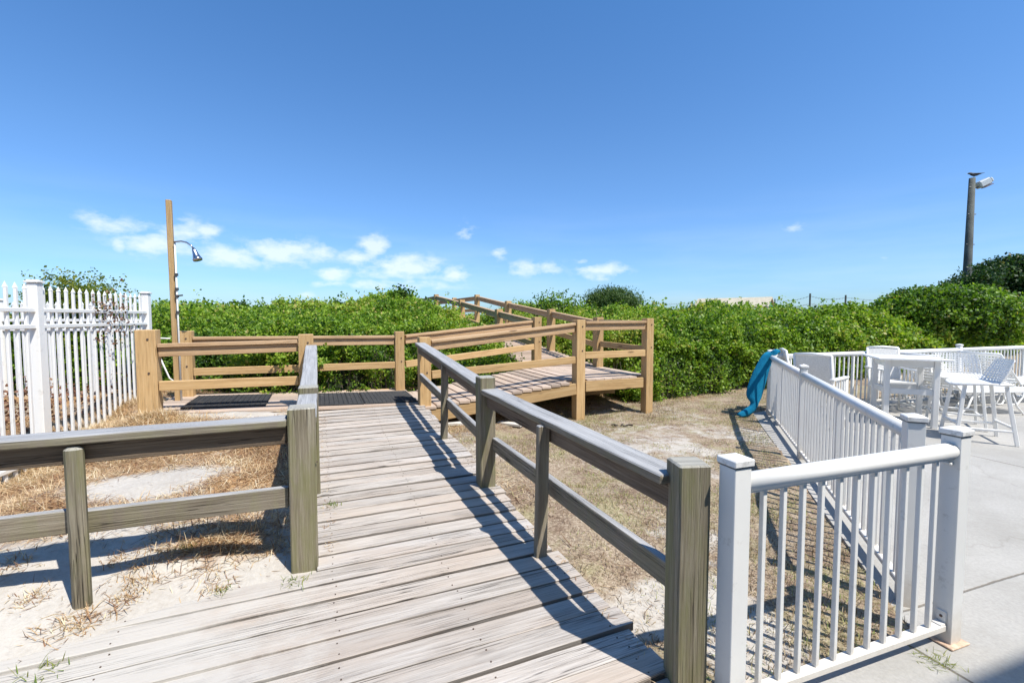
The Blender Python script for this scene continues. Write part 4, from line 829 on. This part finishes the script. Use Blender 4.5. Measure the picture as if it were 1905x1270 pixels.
# dried vine on the picket fence and reddish leaf litter behind it
def dead(name, n, fn, size, seed, label):
    g = np.random.default_rng(seed); P = fn(g, n); V, F, r = leaves(P, unit(g.normal(size=(n, 3))), np.full(n, size), per=3, spread=1.3, seed=seed, base_rnd=np.full(n, .5)); tag(soup(name, V, [F], r, M['deadleaf']), label, 'vine', kind='stuff')
e_ = np.array([G0[0]-G1[0], G0[1]-G1[1]])/dN
def vinef(g, n):
    s = np.where(g.random(n) < .5, .62, .95)+g.normal(size=n)*.09; z = 1.48+g.normal(size=n)*.12-.25*np.abs(g.normal(size=n))*(g.random(n) < .4); return np.stack([G1[0]+e_[0]*s+g.normal(size=n)*.03+.03, G1[1]+e_[1]*s+g.normal(size=n)*.03, z], 1)
dead('dried_vine', 110, vinef, .026, 91, 'dried reddish vine tangled in the picket tops')
def litf(g, n): x = g.uniform(-7.5, -4.7, n); y = g.uniform(3., 6.2, n); z = gz(x, y)+g.random(n)**2*.28; return np.stack([x, y, z], 1)
dead('leaf_litter', 1500, litf, .04, 92, 'red-brown dead leaves piled behind the picket fence')
g2 = np.random.default_rng(9); n = 900; s = g2.uniform(.1, 2.2, n); zz = g2.random(n)**2*.5
tufts('straw_heap', [(G1[0]+e_[0]*q+.08, G1[1]+e_[1]*q, 1.4) for q in np.arange(.1, 2.4, .14)], M['straw'], 'bleached straw heaped along the foot of the picket fence', 'dry grass', per=110, hmin=.03, hmax=.09, rad=.14, rl=.5, rh=1., sp=.6)

# ---------------------------------------------------------------- utility pole, bird
PP = Vector((13.86, 14.0, 0)); po = thing('utility_pole', PP, 'tall weathered utility pole with a floodlight at its top, at the right', 'utility pole')
a = MB(); a.tube([PP+Vector((0, 0, -.2)), PP+Vector((0, 0, 2.5)), PP+Vector((.0, 0, 5.58))], [.115, .108, .076], 14); a.build('pole', M['polewood'], po, smooth=True)
a = MB()
for z in (2.4, 3.6, 4.5, 5.3): a = MB(); a.tube([PP+Vector((-.12, -.04, z)), PP+Vector((.13, -.04, z))], .015, 6); a.build('pole_bolt', M['darkmetal'], po)
a = MB(); t0 = PP+Vector((.07, 0, 5.32)); a.tube([t0, t0+Vector((.10, 0, -.02)), t0+Vector((.16, 0, .0))], .022, 8); ar = a.build('lamp_arm', M['darkmetal'], po)
a = MB(); d_ = Vector((.85, -.1, .42)).normalized(); h0 = t0+Vector((.10, 0, .03)); a.beam(h0, h0+d_*.33, .24, .20, ch=.03); a.beam(h0+d_*.331, h0+d_*.42, .2, .15, ch=.03, taper=.75); hd = a.build('lamp_housing', M['lampgrey'], po)
a = MB(); a.beam(h0+d_*.04+Vector((.04, -.10, -.105)), h0+d_*.28+Vector((.04, -.10, -.105)), .16, .02, ch=.005); a.build('lamp_lens', M['lampglass'], hd).location = (0, 0, 0)
B0 = PP+Vector((.05, 0, 5.60)); br = thing('bird', B0, 'small dark bird perched on top of the utility pole, facing left', 'bird')
me_pts = [(-.20, 0, .115, .008), (-.155, 0, .118, .026), (-.115, 0, .115, .034), (-.07, 0, .095, .040), (0, 0, .082, .052), (.08, 0, .088, .042), (.15, 0, .10, .022), (.24, 0, .125, .010), (.31, 0, .14, .006)]
a = MB(); a.tube([B0+Vector(p[:3]) for p in me_pts], [p[3] for p in me_pts], 12); bo = a.build('body', M['bird'], br, smooth=True)
a = MB(); a.tube([B0+Vector((-.20, 0, .115)), B0+Vector((-.235, 0, .105))], [.007, .001], 6); a.build('beak', M['darkmetal'], br)
for sy in (-.035, .035):
    a = MB(); a.tube([B0+Vector((-.05, sy, .10)), B0+Vector((.05, sy*1.4, .105)), B0+Vector((.18, sy, .115)), B0+Vector((.30, sy*.4, .13))], [.014, .03, .018, .003], 8, ry=.45); a.build('wing', M['bird'], br, smooth=True)
    a = MB(); a.tube([B0+Vector((.01, sy*.5, .05)), B0+Vector((.0, sy*.5, -.015))], .004, 5); a.build('leg', M['darkmetal'], br)

# ---------------------------------------------------------------- pavilion and far fence posts
PV = Vector((16.4, 34., 0)); pv = thing('beach_pavilion', PV, 'tan-roofed open pavilion with teal gable on the beach beyond the thicket', 'pavilion')
zr0, ze = 2.84, 2.16; ax = Vector((.72, -.69, 0)).normalized(); nx_ = Vector((.69, .72, 0)).normalized(); hl, hw = 2.6, .95
a = MB()
for sgn in (-1, 1):
    e0 = PV-ax*hl+nx_*hw*sgn; e1 = PV+ax*hl+nx_*hw*sgn; r0 = PV-ax*hl; r1 = PV+ax*hl
    q = [e0+Vector((0, 0, ze)), e1+Vector((0, 0, ze)), r1+Vector((0, 0, zr0)), r0+Vector((0, 0, zr0))]; b_ = len(a.v)
    for v_ in q: a.v.append(v_)
    for v_ in q: a.v.append(v_-Vector((0, 0, .09)))
    for f in ((0, 1, 2, 3), (7, 6, 5, 4), (0, 4, 5, 1), (1, 5, 6, 2), (2, 6, 7, 3), (3, 7, 4, 0)): a.face(tuple(b_+i for i in f), [(0, 0)]*4, .5)
a.build('roof', M['roof'], pv)
a = MB()
for e in (-1, 1):
    c = PV+ax*(hl-.12)*e; q = [c-nx_*.80+Vector((0, 0, ze-.02)), c+nx_*.80+Vector((0, 0, ze-.02)), c+Vector((0, 0, zr0-.13))]; b_ = len(a.v)
    for v_ in q: a.v.append(v_)
    for v_ in q: a.v.append(v_-ax*.05*e)
    for f in ((0, 1, 2), (5, 4, 3), (0, 3, 4, 1), (1, 4, 5, 2), (2, 5, 3, 0)): a.face(tuple(b_+i for i in f), [(0, 0)]*len(f), .5)
a.build('gable', M['tealpaint'], pv)
for e in (-1, -.33, .33, 1):
    for sg in (-1, 1): a = MB(); c = PV+ax*(hl-.2)*e+nx_*(.62)*sg; a.beam((c.x, c.y, -.3), (c.x, c.y, ze-.05), .11, .11, up=(0, 1, 0)); a.build('post', M['tealpaint'], pv)
a = MB(); c = PV+ax*.6; a.beam(c-ax*1.2+Vector((0, 0, 1.5)), c+ax*1.2+Vector((0, 0, 1.5)), .1, .8); a.build('back_panel', M['darkwood'], pv)
def fpost(px, y, top, w, label):
    x = (px-952.5)/850*y; zt = H+(590-top)*y/850; a = MB(); a.beam((x, y, -.3), (x, y, zt), w, w, up=(0, 1, 0), taper=.9); tag(a.build('fence_post', M['polewood']), label, 'fence post', 'weathered posts of the far wire fence'); return Vector((x, y, zt))
f1 = fpost(1505, 22, 546, .065, 'thick weathered fence post between the pavilion and the right-hand shrubs'); f2 = fpost(1571, 22, 549, .065, 'thick weathered fence post standing against the right-hand shrubs')
f3 = fpost(1214, 30, 561, .08, 'thin far fence post just right of the dark round bush'); f4 = fpost(1266, 30, 561, .08, 'thin far fence post left of the pavilion'); f5 = fpost(1440, 24, 556, .05, 'thin fence post beside the pavilion gable'); f0 = Vector((3.5, 30, 2.35))
a = MB()
for p, q, sag in ((f5, f1, .10), (f1, f2, .12), (f3, f4, .06), (f2, f2+Vector((3.5, 0, -.1)), .1), (f4, f4+Vector((2.2, -.5, -.02)), .05), (f0, f3, .05)):
    for dz in (.12, .5):
        pts = [p.lerp(q, i/12)-Vector((0, 0, dz+sag*4*(i/12)*(1-i/12)*(1 if dz < .3 else .5))) for i in range(13)]; a.tube(pts, .006, 4)
        for i in range(1, 12):
            c = pts[i]; a.tube([c-Vector((.02, 0, .035)), c+Vector((.02, 0, .035))], .006, 4)
tag(a.build('wire', M['wire']), 'rusty strands of barbed wire strung between the far fence posts', 'wire')

# ---------------------------------------------------------------- house behind the camera (its shadow falls at lower right)
HB = Vector((4.80, -.52, 0)); hr = math.atan(.346); hs = thing('beach_house', HB, 'pale beach house behind the camera whose shadow edge falls on the patio', 'house', local=True); hs.rotation_euler.z = hr
a = MB(); a.box((0, -2.6, 2.9), 16, 5, 5.8); a.build('wall', M['stucco'], hs)
a = MB(); a.box((0, -2.6, 5.9), 16.2, 5.2, .2); a.build('roof', M['roof'], hs)
for x in (-5, -1, 3):
    for z in (1.5, 4.2):
        a = MB(); a.box((x, -.09, z), 1.3, .06, 1.3); w_ = a.build('window', M['vinyl'], hs); a = MB(); a.box((x, -.055, z), 1.15, .02, 1.15); a.build('pane', M['glass'], w_).location = (0, 0, 0)

# ---------------------------------------------------------------- light, sky, camera
sd = Vector((.48, -.38, 1.)).normalized(); el = math.asin(sd.z); az = math.atan2(sd.x, sd.y)
sun = bpy.data.lights.new('sun', 'SUN'); sun.energy = 4.9; sun.angle = math.radians(.55); sun.color = (1, .955, .88); so = bpy.data.objects.new('sun', sun); COL.objects.link(so); so.rotation_euler = sd.to_track_quat('Z', 'Y').to_euler(); so.location = (4, -4, 12)
w = bpy.data.worlds.new('World'); sc.world = w; w.use_nodes = True; nt = w.node_tree; nt.nodes.clear()
sky = N(nt, 'TexSky', sky_type='NISHITA'); sky.sun_disc = False; sky.sun_elevation = el; sky.sun_rotation = az; sky.air_density = 1.0; sky.dust_density = .6; sky.ozone_density = 2.2; sky.altitude = 0
tc = N(nt, 'TexCoord').outputs['Generated']; sp = N(nt, 'SeparateXYZ'); L(nt, tc, sp.inputs[0])
azn = mth(nt, 'ARCTAN2', sp.outputs[0], sp.outputs[1]); eln = mth(nt, 'ARCSINE', sp.outputs[2])
wn = N(nt, 'TexNoise', ins={'Scale': 26., 'Detail': 7., 'Roughness': .58}); L(nt, mapping(nt, tc, (1, 1, 2.0)), wn.inputs['Vector'])
tot = None
CL = [(195, 412, 40, 14, .8), (235, 425, 60, 18, .75), (300, 458, 70, 20, 1.15), (350, 435, 60, 26, .8), (390, 432, 26, 12, 1.0), (230, 458, 14, 14, .9), (440, 478, 60, 20, 1.1), (530, 472, 70, 24, 1.15), (600, 470, 30, 18, .8), (700, 458, 26, 18, 1.1), (670, 480, 40, 14, .8), (625, 510, 30, 14, 1.), (760, 497, 60, 20, 1.2), (710, 505, 80, 16, .6), (845, 510, 26, 14, 1.), (740, 530, 110, 10, .75), (615, 528, 40, 8, .5), (575, 548, 16, 6, .6), (930, 472, 14, 12, .8), (868, 434, 16, 16, .6), (990, 500, 50, 12, .95), (1118, 505, 42, 14, 1.15), (1085, 488, 16, 6, .6), (1470, 425, 22, 8, .6), (1640, 478, 14, 6, .4)]
for (px, py, rx, ry, am) in CL:
    a0 = math.atan2(px-952.5, 850); e0 = math.atan((590-py)/850*math.cos(a0)); ra = rx/850*math.cos(a0)**2; re = ry/850*math.cos(a0)
    dx = mth(nt, 'DIVIDE', mth(nt, 'SUBTRACT', azn, a0), ra); dy = mth(nt, 'DIVIDE', mth(nt, 'SUBTRACT', eln, e0), re)
    g = mth(nt, 'MULTIPLY', mth(nt, 'POWER', 2.718, mth(nt, 'MULTIPLY', mth(nt, 'ADD', mth(nt, 'MULTIPLY', dx, dx), mth(nt, 'MULTIPLY', dy, dy)), -1.)), am)
    tot = g if tot is None else mth(nt, 'MAXIMUM', tot, g)
cm = mth(nt, 'ADD', mth(nt, 'MULTIPLY', tot, .62), mth(nt, 'MULTIPLY', mth(nt, 'SUBTRACT', wn.outputs[0], .5), 1.5)); cm = mth(nt, 'MULTIPLY', ramp(nt, cm, [(.10, 0), (.36, .5), (.66, 1)]), mth(nt, 'MINIMUM', mth(nt, 'MULTIPLY', tot, 2.5), 1.))
# faint streaks of high haze
n2 = N(nt, 'TexNoise', ins={'Scale': 3., 'Detail': 5., 'Roughness': .55}); L(nt, mapping(nt, tc, (1, 1, 7.)), n2.inputs['Vector'])
band = ramp(nt, eln, [(.0, 1), (.09, .55), (.25, 0)]); hz = mth(nt, 'MULTIPLY', ramp(nt, n2.outputs[0], [(.42, 0), (.7, 1)]), mth(nt, 'MULTIPLY', band, .30))
bg = N(nt, 'Background'); bg.inputs[1].default_value = .105; wo = N(nt, 'OutputWorld')
skc = mixc(nt, 1., sky.outputs[0], (.86, 1.0, 1.22), 'MULTIPLY')
c = mixc(nt, hz, mixc(nt, 1., skc, ramp(nt, eln, [(0, (.78, .98, 1.16)), (.12, (.80, .97, 1.12)), (.3, (.80, 1.02, 1.12)), (.65, (.66, 1.04, 1.17))]), 'MULTIPLY'), (6., 7.2, 8.4)); c = mixc(nt, mth(nt, 'MULTIPLY', cm, .68), c, (7.6, 8.2, 9.)); L(nt, c, bg.inputs[0]); L(nt, bg.outputs[0], wo.inputs[0])
cam = bpy.data.cameras.new('camera'); cam.sensor_width = 36; cam.lens = 850/1905*36; cam.clip_end = 6000; cam.clip_start = .05
co = bpy.data.objects.new('camera', cam); COL.objects.link(co); co.location = (0, 0, H); co.rotation_euler = (math.radians(90-3.03), 0, 0); sc.camera = co
for o in COL.objects:
    if '_l' in o: del o['_l']
sc.view_settings.view_transform = 'Standard'; sc.view_settings.look = 'None'; sc.view_settings.gamma = 1; sc.view_settings.exposure = .40
sc.cycles.max_bounces = 6; sc.cycles.diffuse_bounces = 3; sc.cycles.glossy_bounces = 2; sc.cycles.transmission_bounces = 2; sc.cycles.transparent_max_bounces = 4
sc.cycles.use_adaptive_sampling = True; sc.cycles.adaptive_threshold = .015; sc.cycles.use_denoising = True
